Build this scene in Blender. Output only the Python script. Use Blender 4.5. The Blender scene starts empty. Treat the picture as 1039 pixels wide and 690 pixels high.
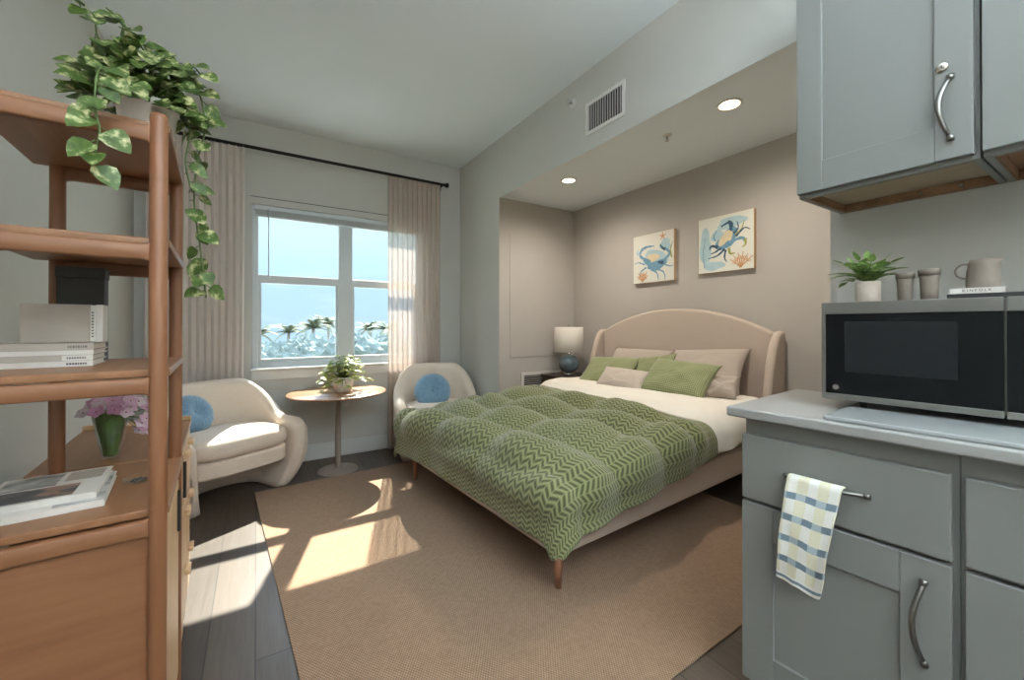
import bpy, bmesh, math, random
from math import sin, cos, pi, radians, hypot, sqrt
from mathutils import Vector, Matrix, noise
R = random.Random(11)
SC = bpy.context.scene
COL = SC.collection

# ------------------------------------------------------------------ materials
def lin(r, g, b):
    f = lambda c: (c / 255 / 12.92) if c / 255 <= .04045 else ((c / 255 + .055) / 1.055) ** 2.4
    return (f(r), f(g), f(b), 1)

class NT:
    def __init__(s, name):
        s.m = bpy.data.materials.new(name); s.m.use_nodes = True
        s.t = s.m.node_tree; s.n = s.t.nodes; s.n.clear()
        s.out = s.n.new('ShaderNodeOutputMaterial')
    def add(s, ty, **k):
        nd = s.n.new(ty)
        for a, v in k.items(): setattr(nd, a, v)
        return nd
    def link(s, a, b): s.t.links.new(a, b)
    def math(s, op, a, b=None, clamp=False):
        nd = s.add('ShaderNodeMath', operation=op, use_clamp=clamp)
        for i, v in enumerate((a, b)):
            if v is None: continue
            if isinstance(v, (int, float)): nd.inputs[i].default_value = v
            else: s.link(v, nd.inputs[i])
        return nd.outputs[0]
    def mix(s, fac, a, b):
        nd = s.add('ShaderNodeMix', data_type='RGBA')
        for sock, v in ((nd.inputs[0], fac), (nd.inputs[6], a), (nd.inputs[7], b)):
            if isinstance(v, (int, float)): sock.default_value = v
            elif isinstance(v, tuple): sock.default_value = v
            else: s.link(v, sock)
        return nd.outputs[2]
    def coords(s, kind='Object', scale=(1, 1, 1)):
        tc = s.add('ShaderNodeTexCoord'); mp = s.add('ShaderNodeMapping')
        mp.inputs['Scale'].default_value = scale
        s.link(tc.outputs[kind], mp.inputs[0]); return mp.outputs[0]
    def noise(s, vec, scale=5, detail=3, rough=.5):
        nd = s.add('ShaderNodeTexNoise'); nd.inputs['Scale'].default_value = scale
        nd.inputs['Detail'].default_value = detail; nd.inputs['Roughness'].default_value = rough
        s.link(vec, nd.inputs['Vector']); return nd.outputs['Fac']
    def ramp(s, fac, stops):
        nd = s.add('ShaderNodeValToRGB'); e = nd.color_ramp.elements
        while len(e) < len(stops): e.new(.5)
        for el, (p, c) in zip(e, stops): el.position = p; el.color = c
        s.link(fac, nd.inputs[0]); return nd.outputs[0]
    def bump(s, h, strength=.3, dist=.002):
        nd = s.add('ShaderNodeBump'); nd.inputs['Strength'].default_value = strength
        nd.inputs['Distance'].default_value = dist; s.link(h, nd.inputs['Height']); return nd.outputs[0]
    def bsdf(s, color, rough=.5, metal=0, normal=None, **k):
        b = s.add('ShaderNodeBsdfPrincipled')
        for sock, v in (('Base Color', color), ('Roughness', rough), ('Metallic', metal)):
            if isinstance(v, (int, float, tuple)): b.inputs[sock].default_value = v
            else: s.link(v, b.inputs[sock])
        for kk, v in k.items(): b.inputs[kk.replace('_', ' ')].default_value = v
        if normal is not None: s.link(normal, b.inputs['Normal'])
        s.link(b.outputs[0], s.out.inputs[0]); return b

def plain(name, c, rough=.5, metal=0, var=.06, nscale=6, bump=0, bscale=200, **k):
    t = NT(name); v = t.coords()
    n = t.noise(v, nscale, 3)
    d = tuple(x * (1 - var) for x in c[:3]) + (1,); l = tuple(min(1, x * (1 + var)) for x in c[:3]) + (1,)
    col = t.mix(n, d, l)
    nr = t.bump(t.noise(v, bscale, 2), bump, .002) if bump else None
    t.bsdf(col, rough, metal, nr, **k); return t.m

def wood(name, dark, light, axis='X', scale=1.0, rough=.45):
    t = NT(name); s = {'X': (1.2, 14, 14), 'Y': (14, 1.2, 14), 'Z': (14, 14, 1.2)}[axis]
    v = t.coords('Object', tuple(q * scale for q in s))
    n = t.noise(v, 1.6, 5, .62); n2 = t.noise(v, 7, 2)
    f = t.math('ADD', t.math('MULTIPLY', n, .8), t.math('MULTIPLY', n2, .2))
    col = t.ramp(f, [(.3, dark), (.72, light)])
    t.bsdf(col, rough, 0, t.bump(n2, .08, .001)); return t.m

def fabric(name, c, scale=260, strength=.35, var=.1, rough=.9, sheen=.15):
    t = NT(name); v = t.coords()
    n = t.noise(v, scale, 2); n2 = t.noise(v, 9, 3)
    f = t.math('ADD', t.math('MULTIPLY', n, .6), t.math('MULTIPLY', n2, .4))
    d = tuple(x * (1 - var) for x in c[:3]) + (1,); l = tuple(min(1, x * (1 + var)) for x in c[:3]) + (1,)
    t.bsdf(t.mix(f, d, l), rough, 0, t.bump(n, strength, .003), Sheen_Weight=sheen); return t.m

M = {}
M['wall'] = plain('painted_wall', lin(192, 191, 185), .85, var=.015, bump=.05, bscale=120)
M['ceil'] = plain('ceiling_paint', lin(230, 238, 243), .9, var=.015, bump=.06, bscale=90)
M['alcove'] = plain('alcove_paint', lin(188, 183, 177), .85, var=.015, bump=.05, bscale=120)
M['white_trim'] = plain('white_trim', lin(205, 206, 202), .5, var=.02)
M['vinyl'] = plain('window_vinyl', lin(196, 203, 206), .4, var=.02)
M['cab'] = plain('grey_cabinet_paint', lin(130, 131, 128), .42, var=.02, nscale=3)
M['counter'] = plain('pale_counter', lin(154, 153, 150), .3, var=.05, nscale=30)
M['board'] = plain('grey_glass_board', lin(158, 161, 161), .15, var=.03)
M['steel'] = plain('brushed_steel', lin(136, 134, 130), .34, .9, var=.06, nscale=40)
M['pull'] = plain('pewter_pull', lin(128, 126, 122), .3, .95, var=.05)
M['lockm'] = plain('nickel_lock', lin(190, 184, 172), .25, .95, var=.04)
M['black'] = plain('black_glass', (.003, .004, .005, 1), .1, var=.0, Specular_IOR_Level=.25)
M['blackwin'] = plain('oven_window', (.012, .014, .016, 1), .25, var=.0, Specular_IOR_Level=.25)
M['blackm'] = plain('matte_black', lin(38, 36, 35), .5, var=.1)
M['rawwood'] = wood('raw_cabinet_wood', lin(120, 88, 62), lin(168, 128, 94), 'Y', 1.0, .6)
M['particle'] = plain('cabinet_bottom', lin(176, 160, 138), .7, var=.08, nscale=20)
M['wood'] = wood('walnut_stain_oak', lin(124, 80, 52), lin(146, 99, 66), 'X', 1.0, .45)
M['woodv'] = wood('walnut_stain_upright', lin(126, 81, 52), lin(146, 98, 66), 'Z', 1.0, .42)
M['woody'] = wood('oak_board', lin(134, 91, 60), lin(156, 112, 78), 'Y', 1.0, .4)
M['woodlt'] = wood('pale_oak_front', lin(196, 160, 122), lin(222, 190, 150), 'Z', 1.0, .5)
M['leg'] = wood('bed_leg_wood', lin(140, 92, 66), lin(170, 118, 88), 'Z')
M['tabletop'] = wood('table_oak', lin(138, 100, 72), lin(172, 132, 98), 'X', .8, .3)
M['dkwood'] = wood('espresso_wood', lin(50, 42, 38), lin(78, 66, 58), 'Y', 1, .35)
M['tablemetal'] = plain('taupe_metal', lin(150, 138, 128), .45, .2, var=.04)
M['boucle'] = fabric('cream_boucle', lin(222, 207, 191), 130, .9, .10)
M['beige'] = fabric('beige_linen', lin(196, 180, 167), 320, .25, .06)
M['greyp'] = fabric('warm_grey_cotton', lin(176, 164, 153), 300, .2, .05)
M['white_sheet'] = fabric('white_cotton', lin(232, 226, 215), 300, .15, .03)
M['fitted'] = fabric('taupe_fitted_sheet', lin(188, 172, 158), 300, .15, .03)
M['white'] = plain('glazed_white', lin(225, 220, 212), .4, var=.04)
M['speck'] = plain('speckled_ceramic', lin(196, 182, 168), .7, var=.14, nscale=160)
M['clay'] = plain('grey_brown_clay', lin(128, 117, 106), .75, var=.22, nscale=14, bump=.2, bscale=80)
M['soil'] = plain('soil', lin(60, 45, 35), .95, var=.3, nscale=60)
M['stem'] = plain('plant_stem', lin(92, 112, 60), .6, var=.15)
M['paper'] = plain('paper_pages', lin(226, 222, 212), .8, var=.06, nscale=90)
M['bookgrey'] = plain('greige_book_cloth', lin(176, 165, 153), .8, var=.04)
M['bookwhite'] = plain('white_book_jacket', lin(214, 208, 200), .6, var=.03)
M['ink'] = plain('print_ink', lin(110, 105, 100), .7)
M['inkdark'] = plain('dark_print_ink', lin(52, 50, 50), .7)
M['charcoal'] = plain('charcoal_box', lin(66, 64, 62), .7, var=.2, nscale=25)
M['photo'] = None
M['lampwhite'] = fabric('lamp_shade_linen', lin(226, 221, 211), 400, .15, .03)
M['bronze'] = plain('curtain_rod_bronze', lin(46, 44, 42), .8, 0, var=.05, Specular_IOR_Level=.05)
M['chrome'] = plain('polished_chrome', lin(205, 205, 205), .12, 1, var=.02)
M['grille'] = plain('grille_white', lin(214, 212, 207), .45, var=.02)
M['duct'] = plain('dark_duct', lin(58, 60, 62), .8, var=.1)
M['coralfab'] = plain('canvas_side', lin(196, 160, 126), .7, var=.06)
M['canvas'] = plain('painted_canvas', lin(226, 226, 216), .8, var=.03, nscale=9)
M['blueink'] = plain('blue_watercolour', lin(116, 158, 184), .8, var=.35, nscale=28)
M['navyink'] = plain('navy_watercolour', lin(62, 92, 116), .8, var=.4, nscale=30)
M['paleink'] = plain('pale_blue_wash', lin(178, 206, 214), .8, var=.15, nscale=22)
M['creamink'] = plain('cream_wash', lin(226, 210, 176), .8, var=.15, nscale=25)
M['oliveink'] = plain('olive_wash', lin(160, 160, 82), .8, var=.25, nscale=30)
M['coralink'] = plain('coral_wash', lin(204, 156, 112), .8, var=.2, nscale=30)
M['palm'] = plain('palm_green', lin(118, 124, 104), .8, var=.35, nscale=3)
M['tree'] = plain('hazy_tree', lin(120, 130, 124), .9, var=.5, nscale=2.2)
M['bark'] = plain('grey_bark', lin(150, 140, 128), .9, var=.2)
M['ground'] = plain('pale_ground', lin(158, 164, 154), .95, var=.2, nscale=.12)
M['roofw'] = plain('white_roof', lin(232, 232, 228), .7, var=.05)
M['pinkdark'] = plain('flower_heart', lin(170, 96, 60), .7, var=.2)
def m_petal():
    t = NT('pink_petals'); oi = t.add('ShaderNodeObjectInfo')
    n = t.noise(t.coords(), 50, 2); f = t.math('ADD', t.math('MULTIPLY', oi.outputs['Random'], .7), t.math('MULTIPLY', n, .3))
    t.bsdf(t.ramp(f, [(.15, lin(206, 146, 188)), (.5, lin(230, 188, 214)), (.8, lin(242, 230, 236))]), .6, Sheen_Weight=.2); return t.m
M['pet'] = m_petal()
M['vaseleaf'] = plain('dark_blade_leaf', lin(116, 152, 76), .5, var=.5, nscale=40)
M['blind'] = plain('blind_slats', lin(176, 180, 178), .5, var=.05)

def m_leaf(name, c1, c2, c3, sc=22, lo=.46, hi=.62):
    t = NT(name); v = t.coords('Object'); n = t.noise(v, sc, 3, .6)
    n2 = t.noise(v, 7, 2)
    col = t.ramp(n, [(.3, c1), (lo, c2), (hi, c3)])
    b = t.bsdf(t.mix(t.math('MULTIPLY', n2, .35), col, c1), .42)
    tr = t.add('ShaderNodeBsdfTranslucent'); t.link(col, tr.inputs[0])
    mx = t.add('ShaderNodeMixShader'); mx.inputs[0].default_value = .22
    t.link(b.outputs[0], mx.inputs[1]); t.link(tr.outputs[0], mx.inputs[2]); t.link(mx.outputs[0], t.out.inputs[0])
    return t.m
M['pothos'] = m_leaf('pothos_leaf', lin(58, 82, 34), lin(94, 118, 54), lin(222, 218, 164), 40, .52, .66)
M['ivy'] = m_leaf('ivy_leaf', lin(96, 120, 44), lin(150, 166, 74), lin(216, 216, 140), 40, .48, .66)
M['zz'] = m_leaf('zz_leaf', lin(84, 118, 56), lin(136, 168, 92), lin(176, 202, 130), 30, .5, .75)

def m_floor():
    t = NT('vinyl_plank_floor'); tc = t.add('ShaderNodeTexCoord'); mp = t.add('ShaderNodeMapping')
    mp.inputs['Rotation'].default_value = (0, 0, pi / 2); t.link(tc.outputs['Object'], mp.inputs[0])
    br = t.add('ShaderNodeTexBrick'); t.link(mp.outputs[0], br.inputs['Vector'])
    br.offset = .37
    for k, v in (('Scale', 1), ('Mortar Size', .0022), ('Brick Width', 1.22), ('Row Height', .15), ('Bias', 0.0)): br.inputs[k].default_value = v
    br.inputs['Color1'].default_value = lin(106, 92, 80); br.inputs['Color2'].default_value = lin(80, 70, 62); br.inputs['Mortar'].default_value = lin(34, 30, 28)
    v = t.coords('Object', (26, 1.6, 1)); n = t.noise(v, 2.2, 6, .65)
    col = t.mix(t.math('MULTIPLY', n, .75), br.outputs['Color'], lin(50, 43, 38))
    t.bsdf(col, t.math('ADD', t.math('MULTIPLY', n, .2), .3), 0, t.bump(n, .12, .002)); return t.m
M['floor'] = m_floor()

def m_rug():
    t = NT('woven_sisal'); tc = t.add('ShaderNodeTexCoord')
    sep = t.add('ShaderNodeSeparateXYZ'); t.link(tc.outputs['Object'], sep.inputs[0])
    w = t.noise(t.coords(), 3, 2)
    xs = t.math('ADD', t.math('MULTIPLY', sep.outputs[0], 620), t.math('MULTIPLY', w, 5))
    ys = t.math('ADD', t.math('MULTIPLY', sep.outputs[1], 430), t.math('MULTIPLY', w, 5))
    a = t.math('SINE', xs); b = t.math('SINE', ys)
    p = t.math('MULTIPLY', a, b)
    f = t.math('ADD', t.math('MULTIPLY', p, .5), .5)
    n = t.noise(t.coords(), 60, 3)
    f2 = t.math('ADD', t.math('MULTIPLY', f, .65), t.math('MULTIPLY', n, .35))
    col = t.ramp(f2, [(.15, lin(114, 88, 67)), (.85, lin(176, 146, 119))])
    t.bsdf(col, .95, 0, t.bump(f, .5, .003), Sheen_Weight=.1); return t.m
M['rug'] = m_rug()

def m_chevron(name, dark, mid, light, colw=.028, per=.034, sl=.75):
    t = NT(name); tc = t.add('ShaderNodeTexCoord'); sep = t.add('ShaderNodeSeparateXYZ')
    t.link(tc.outputs['UV'], sep.inputs[0])
    w = t.noise(t.coords('Object'), 5, 2)
    u = t.math('ADD', sep.outputs[1], t.math('MULTIPLY', w, .02)); v = sep.outputs[0]
    zz = t.math('PINGPONG', u, colw)
    s = t.math('ADD', v, t.math('MULTIPLY', zz, sl))
    f = t.math('FRACT', t.math('DIVIDE', s, per))
    tri = t.math('ABSOLUTE', t.math('SUBTRACT', f, .5))
    col = t.ramp(t.math('MULTIPLY', tri, 2), [(.28, dark), (.50, mid), (.80, light)])
    pe = t.math('ABSOLUTE', t.math('SUBTRACT', t.math('DIVIDE', zz, colw), .5)); col = t.mix(t.math('MULTIPLY', t.math('GREATER_THAN', pe, .43), .7), col, light)
    n = t.noise(t.coords('Object'), 300, 2)
    g = t.mix(t.math('MULTIPLY', n, .3), col, dark)
    t.bsdf(g, .92, 0, t.bump(t.math('ADD', tri, t.math('MULTIPLY', n, .3)), .35, .004), Sheen_Weight=.22)
    return t.m
M['duvet'] = m_chevron('green_chevron_quilt', lin(78, 82, 52), lin(114, 118, 78), lin(148, 150, 106), per=.0235)

def m_weave(name, dark, light, p=.030):
    t = NT(name); tc = t.add('ShaderNodeTexCoord'); sep = t.add('ShaderNodeSeparateXYZ')
    t.link(tc.outputs['UV'], sep.inputs[0])
    a = t.math('SINE', t.math('MULTIPLY', t.math('ADD', sep.outputs[0], sep.outputs[1]), 2 * pi / p))
    b = t.math('SINE', t.math('MULTIPLY', t.math('SUBTRACT', sep.outputs[0], sep.outputs[1]), 2 * pi / p))
    f = t.math('ADD', t.math('MULTIPLY', t.math('MULTIPLY', a, b), .5), .5)
    t.bsdf(t.mix(f, dark, light), .9, 0, t.bump(f, .5, .004), Sheen_Weight=.2); return t.m
M['greenp'] = m_weave('green_waffle_weave', lin(100, 108, 72), lin(166, 172, 128))
M['lumbar'] = m_weave('beige_waffle_weave', lin(176, 162, 150), lin(214, 202, 190), .022)

def m_velvet():
    t = NT('blue_velvet'); v = t.coords(); n = t.noise(v, 30, 3)
    col = t.mix(n, lin(84, 122, 150), lin(122, 160, 186))
    t.bsdf(col, .6, 0, t.bump(t.noise(v, 180, 2), .15, .002), Sheen_Weight=.6); return t.m
M['velvet'] = m_velvet()

def m_towel():
    t = NT('plaid_cotton'); tc = t.add('ShaderNodeTexCoord'); sep = t.add('ShaderNodeSeparateXYZ')
    t.link(tc.outputs['UV'], sep.inputs[0]); u, v = sep.outputs[0], sep.outputs[1]
    fr = lambda s, p, o: t.math('FRACT', t.math('ADD', t.math('DIVIDE', s, p), o))
    yb = t.math('MULTIPLY', t.math('LESS_THAN', fr(u, .046, .35), .55), t.math('GREATER_THAN', fr(v, .058, .35), .30))
    bb = t.math('LESS_THAN', fr(v, .058, .35), .30)
    bu = t.math('LESS_THAN', fr(u, .046, .85), .5)
    base = t.mix(t.math('MULTIPLY', yb, .55), lin(232, 230, 222), lin(218, 210, 168))
    band = t.mix(bu, lin(170, 182, 188), lin(118, 136, 148))
    low = t.math('GREATER_THAN', v, .262)
    c = t.mix(bb, base, band)
    edge = t.math('MULTIPLY', t.math('GREATER_THAN', v, .268), t.math('LESS_THAN', v, .276))
    c = t.mix(low, c, t.mix(edge, lin(234, 232, 226), lin(118, 136, 148)))
    t.bsdf(c, .95, 0, t.bump(t.noise(t.coords(), 350, 2), .4, .003)); return t.m
M['towel'] = m_towel()

def m_curtain(name, c, alpha, trl=.42):
    t = NT(name); v = t.coords('Object', (220, 220, 40)); n = t.noise(v, 3, 2)
    col = t.mix(n, tuple(x * .9 for x in c[:3]) + (1,), c)
    d = t.add('ShaderNodeBsdfDiffuse'); tr = t.add('ShaderNodeBsdfTranslucent'); tp = t.add('ShaderNodeBsdfTransparent')
    t.link(col, d.inputs[0]); t.link(col, tr.inputs[0])
    m1 = t.add('ShaderNodeMixShader'); m1.inputs[0].default_value = trl; t.link(d.outputs[0], m1.inputs[1]); t.link(tr.outputs[0], m1.inputs[2])
    m2 = t.add('ShaderNodeMixShader'); m2.inputs[0].default_value = alpha; t.link(m1.outputs[0], m2.inputs[1]); t.link(tp.outputs[0], m2.inputs[2])
    t.link(m2.outputs[0], t.out.inputs[0]); return t.m
M['curtain'] = m_curtain('linen_curtain', lin(222, 212, 204), .0, .10)
M['sheer'] = m_curtain('sheer_curtain', lin(214, 199, 188), .30, .30)

def m_glass(name, tint=(1, 1, 1, 1), refl=1.0):
    t = NT(name); tp = t.add('ShaderNodeBsdfTransparent'); tp.inputs[0].default_value = tint
    gl = t.add('ShaderNodeBsdfGlossy'); gl.inputs['Roughness'].default_value = .02
    lw = t.add('ShaderNodeLayerWeight'); lw.inputs[0].default_value = .5; fr = t.math('ADD', t.math('MULTIPLY', t.math('POWER', lw.outputs['Facing'], 5), .8), .04)
    mx = t.add('ShaderNodeMixShader'); t.link(t.math('MULTIPLY', fr, refl), mx.inputs[0])
    t.link(tp.outputs[0], mx.inputs[1]); t.link(gl.outputs[0], mx.inputs[2]); t.link(mx.outputs[0], t.out.inputs[0]); return t.m
M['glass'] = m_glass('window_glass', (.97, .99, .99, 1), .12)
M['clear'] = m_glass('clear_vase_glass', (.93, .96, .94, 1))
M['bluegl'] = plain('blue_grey_glass', lin(112, 132, 142), .06, var=.5, nscale=9, Coat_Weight=.5)

def m_emit(name, c, s):
    t = NT(name); e = t.add('ShaderNodeEmission'); e.inputs[0].default_value = c; e.inputs[1].default_value = s
    t.link(e.outputs[0], t.out.inputs[0]); return t.m
M['bulb'] = m_emit('warm_lamp_lens', lin(255, 226, 180), 6)

def m_photo(name, cols, sc):
    t = NT(name); n = t.noise(t.coords('Object', (1, 2.2, 1)), sc, 4, .6)
    t.bsdf(t.ramp(n, cols), .35); return t.m
M['photo'] = m_photo('dark_cover_photo', [(.35, lin(46, 48, 54)), (.5, lin(80, 78, 78)), (.6, lin(168, 130, 106)), (.75, lin(70, 72, 78))], 14)
M['photo2'] = m_photo('grey_cover_photo', [(.35, lin(70, 70, 70)), (.55, lin(170, 168, 164)), (.7, lin(214, 210, 206))], 12)

# ------------------------------------------------------------------ mesh builder
class MB:
    def __init__(s): s.b = bmesh.new(); s.uv = s.b.loops.layers.uv.new('UVMap')
    def face(s, vs):
        try: return s.b.faces.new(vs)
        except ValueError: return None
    def box(s, x0, x1, y0, y1, z0, z1, X=None):
        c = [(x, y, z) for z in (z0, z1) for y in (y0, y1) for x in (x0, x1)]
        v = [s.b.verts.new((X @ Vector(p)) if X else p) for p in c]
        for f in ((0, 2, 3, 1), (4, 5, 7, 6), (0, 1, 5, 4), (2, 6, 7, 3), (0, 4, 6, 2), (1, 3, 7, 5)): s.face([v[i] for i in f])
        return s
    def prism(s, poly, vec):
        a = [s.b.verts.new(p) for p in poly]; vec = Vector(vec)
        b = [s.b.verts.new(Vector(p) + vec) for p in poly]
        n = len(a); s.face(a[::-1]); s.face(b)
        for i in range(n): s.face([a[i], a[(i + 1) % n], b[(i + 1) % n], b[i]])
        return s
    def rings(s, rings, cap=True, close=True):
        rs = [[s.b.verts.new(p) for p in r] for r in rings]; n = len(rs[0])
        for a, b in zip(rs, rs[1:]):
            for i in range(n if close else n - 1): s.face([a[i], a[(i + 1) % n], b[(i + 1) % n], b[i]])
        if cap:
            s.face(rs[0][::-1]); s.face(rs[-1])
        return s
    def tube(s, pts, r, n=8, cap=True):
        pts = [Vector(p) for p in pts]; k = len(pts)
        rad = r if isinstance(r, (list, tuple)) else [r] * k
        out = []; up = None
        for i, p in enumerate(pts):
            d = (pts[min(i + 1, k - 1)] - pts[max(i - 1, 0)]).normalized()
            if up is None:
                up = Vector((0, 0, 1)) if abs(d.z) < .9 else Vector((1, 0, 0))
            x = d.cross(up).normalized(); y = x.cross(d).normalized(); up = y
            out.append([p + (x * cos(2 * pi * j / n) + y * sin(2 * pi * j / n)) * rad[i] for j in range(n)])
        return s.rings(out, cap)
    def lathe(s, prof, c=(0, 0, 0), n=32, cap=True, sx=1, sy=1):
        return s.rings([[(c[0] + r * cos(2 * pi * j / n) * sx, c[1] + r * sin(2 * pi * j / n) * sy, c[2] + z) for j in range(n)] for r, z in prof], cap)
    def grid(s, fn, nu, nv, uvf=None, wrap=False):
        g = [[s.b.verts.new(fn(i / nu, j / nv)) for j in range(nv + 1)] for i in range(nu + (0 if wrap else 1))]
        N = len(g)
        for i in range(nu):
            for j in range(nv):
                f = s.face([g[i][j], g[(i + 1) % N][j], g[(i + 1) % N][j + 1], g[i][j + 1]])
                if f and uvf:
                    for lp, (a, b) in zip(f.loops, ((i, j), (i + 1, j), (i + 1, j + 1), (i, j + 1))): lp[s.uv].uv = uvf(a / nu, b / nv)
        return g
    def leaf(s, p, d, up, L, W, fold=.12, droop=.15):
        p = Vector(p); d = Vector(d).normalized(); x = d.cross(Vector(up))
        if x.length < 1e-3: x = d.cross(Vector((1, 0, .3)))
        x.normalize(); n = x.cross(d).normalized()
        P = lambda a, b, c: p + d * (a * L) + x * (b * W) + n * (c * L)
        C = [P(0, 0, 0), P(.16, 0, -fold * .4), P(.42, 0, -fold * .6 - droop * .2), P(.72, 0, -fold * .5 - droop * .55), P(1, 0, -droop)]
        S = [(.02, .30, fold * .3), (.22, .50, fold * .7), (.50, .46, fold * .5 - droop * .25), (.78, .26, -droop * .55)]
        V = [s.b.verts.new(q) for q in C]
        for sg in (1, -1):
            E = [s.b.verts.new(P(a, b * sg, c)) for a, b, c in S]
            for f in ([V[0], V[1], E[1], E[0]], [V[1], V[2], E[2], E[1]], [V[2], V[3], E[3], E[2]], [V[3], V[4], E[3]]):
                fc = s.face(f if sg < 0 else f[::-1])
                if fc: fc.smooth = True
    def build(s, name, mat, parent=None, smooth=False, bevel=0, seg=2, sub=0, solid=0, soff=0, xf=None, kind=None, label=None):
        bmesh.ops.recalc_face_normals(s.b, faces=s.b.faces) if not solid else None
        me = bpy.data.meshes.new(name); s.b.to_mesh(me); s.b.free()
        o = bpy.data.objects.new(name, me); COL.objects.link(o)
        for m in (mat if isinstance(mat, (list, tuple)) else [mat]): me.materials.append(M[m] if isinstance(m, str) else m)
        if smooth: me.polygons.foreach_set('use_smooth', [True] * len(me.polygons))
        if solid:
            md = o.modifiers.new('thick', 'SOLIDIFY'); md.thickness = solid; md.offset = soff
        if bevel:
            md = o.modifiers.new('bev', 'BEVEL'); md.width = bevel; md.segments = seg; md.limit_method = 'ANGLE'; md.angle_limit = radians(35)
            md.harden_normals = False
            me.polygons.foreach_set('use_smooth', [True] * len(me.polygons))
            w = o.modifiers.new('wn', 'WEIGHTED_NORMAL'); w.keep_sharp = False
        if sub:
            md = o.modifiers.new('sub', 'SUBSURF'); md.levels = sub; md.render_levels = sub
        if parent: o.parent = parent
        if xf is not None: o.matrix_local = xf
        if kind: o['kind'] = kind
        if label: o['label'] = label
        return o

def tag(o, label, cat, group=None, kind=None):
    o['label'] = label; o['category'] = cat
    if group: o['group'] = group
    if kind: o['kind'] = kind
    return o
def thing(name, label, cat, loc=(0, 0, 0), rz=0, group=None):
    o = bpy.data.objects.new(name, None); COL.objects.link(o); o.empty_display_size = .05
    o.location = loc; o.rotation_euler = (0, 0, rz); return tag(o, label, cat, group)
def dup(root, loc, rz, label, group=None):
    r = root.copy(); COL.objects.link(r); r.location = loc; r.rotation_euler = (0, 0, rz); r['label'] = label
    if group: r['group'] = group
    for ch in list(root.children):
        c = ch.copy(); COL.objects.link(c); c.parent = r
        for g in list(ch.children):
            d = g.copy(); COL.objects.link(d); d.parent = c
    return r
def bx(*a): return MB().box(*a)

# ------------------------------------------------------------------ setting
XL, XR, YW, ZC, ZS, XB, ZA, YB = -.741, 1.809, 3.894, 2.81, 2.292, 3.371, 2.589, -2.8
WX0, WX1, WZ0, WZ1 = -.03, 1.40, .81, 2.15
ST = 'structure'
bx(XL - .1, XB + .1, YB - .1, YW + .2, -.1, 0).build('floor', 'floor', kind=ST)
bx(XL - .1, XB + .1, YB - .1, YW + .2, ZC, ZC + .1).build('ceiling', 'ceil', kind=ST)
bx(XL - .1, XL, YB - .1, YW + .2, 0, ZC).build('wall_left', 'wall', kind=ST)
bx(XL - .1, XB + .1, YB - .1, YB, 0, ZC).build('wall_rear', 'wall', kind=ST)
w = MB()
w.box(XL, WX0, YW, YW + .108, 0, ZC).box(WX1, 1.85, YW, YW + .108, 0, ZC).box(WX0, WX1, YW, YW + .108, 0, WZ0).box(WX0, WX1, YW, YW + .108, WZ1, ZC)
w.build('wall_window', 'wall', kind=ST)
bx(1.85, XB + .1, YW, YW + .2, 0, ZC).build('wall_alcove_side', 'alcove', kind=ST)
bx(XB, XB + .1, .648, YW, 0, ZC).build('wall_alcove_back', 'alcove', kind=ST)
bx(1.91, XB, .648, YW, ZA, ZA + .06).build('ceiling_alcove', 'ceil', kind=ST)
# partition beside the window (splayed jamb) and the header over the alcove opening
MB().prism([(1.809, 3.081, 0), (1.909, 3.29, 0), (1.909, YW, 0), (1.809, YW, 0)], (0, 0, ZC)).build('wall_partition', 'wall', kind=ST)
MB().prism([(1.809, .6, 2.292), (1.909, .6, 2.37), (1.909, .6, ZC), (1.809, .6, ZC)], (0, 2.4805, 0)).build('wall_header', 'wall', kind=ST)
bx(1.816, XB + .1, YB, .648, 0, ZC).build('wall_kitchen', 'wall', kind=ST)
# baseboards
bx(XL, 1.809, YW - .014, YW, 0, .135).build('baseboard_window', 'white_trim', bevel=.004, kind=ST)
bx(XL, XL + .014, YB, YW - .014, 0, .135).build('baseboard_left', 'white_trim', bevel=.004, kind=ST)
bx(1.795, 1.809, 3.09, YW - .014, 0, .135).build('baseboard_partition', 'white_trim', bevel=.004, kind=ST)
bx(1.92, XB, YW - .014, YW, 0, .135).build('baseboard_alcove', 'white_trim', bevel=.004, kind=ST)
# closet panel on the alcove side wall
MB().box(2.42, 3.29, YW - .006, YW, .796, 2.2).build('trim_1', 'alcove', bevel=.003, kind=ST)

# window: frame, rails, mullion, four panes
win = bpy.data.objects.new('window_1', None); COL.objects.link(win); win['kind'] = ST
yf0, yf1 = YW + .035, YW + .10
f = MB()
f.box(WX0, WX0 + .045, yf0, yf1, WZ0, WZ1).box(WX1 - .045, WX1, yf0, yf1, WZ0, WZ1)
f.box(WX0 + .045, WX1 - .045, yf0, yf1, WZ0, WZ0 + .05).box(WX0 + .045, WX1 - .045, yf0, yf1, WZ1 - .05, WZ1)
f.build('frame', 'vinyl', win, bevel=.004)
bx(.628, .745, yf0 - .008, yf1, WZ0 + .05, WZ1 - .05).build('mullion', 'vinyl', win, bevel=.006)
for xa, xb in ((WX0 + .045, .628), (.745, WX1 - .045)):
    bx(xa, xb, yf0 + .006, yf1, 1.515, 1.582).build('meeting_rail', 'vinyl', win, bevel=.005)
    s = MB().box(xa, xa + .022, yf0 + .015, yf1 - .01, WZ0 + .05, 1.515).box(xb - .022, xb, yf0 + .015, yf1 - .01, WZ0 + .05, 1.515).box(xa + .022, xb - .022, yf0 + .015, yf1 - .01, WZ0 + .05, WZ0 + .075)
    s.build('sash', 'vinyl', win, bevel=.003)
    for za, zb in ((WZ0 + .05, 1.515), (1.582, WZ1 - .05)): bx(xa, xb, YW + .07, YW + .074, za, zb).build('glass_pane', 'glass', win)
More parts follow.
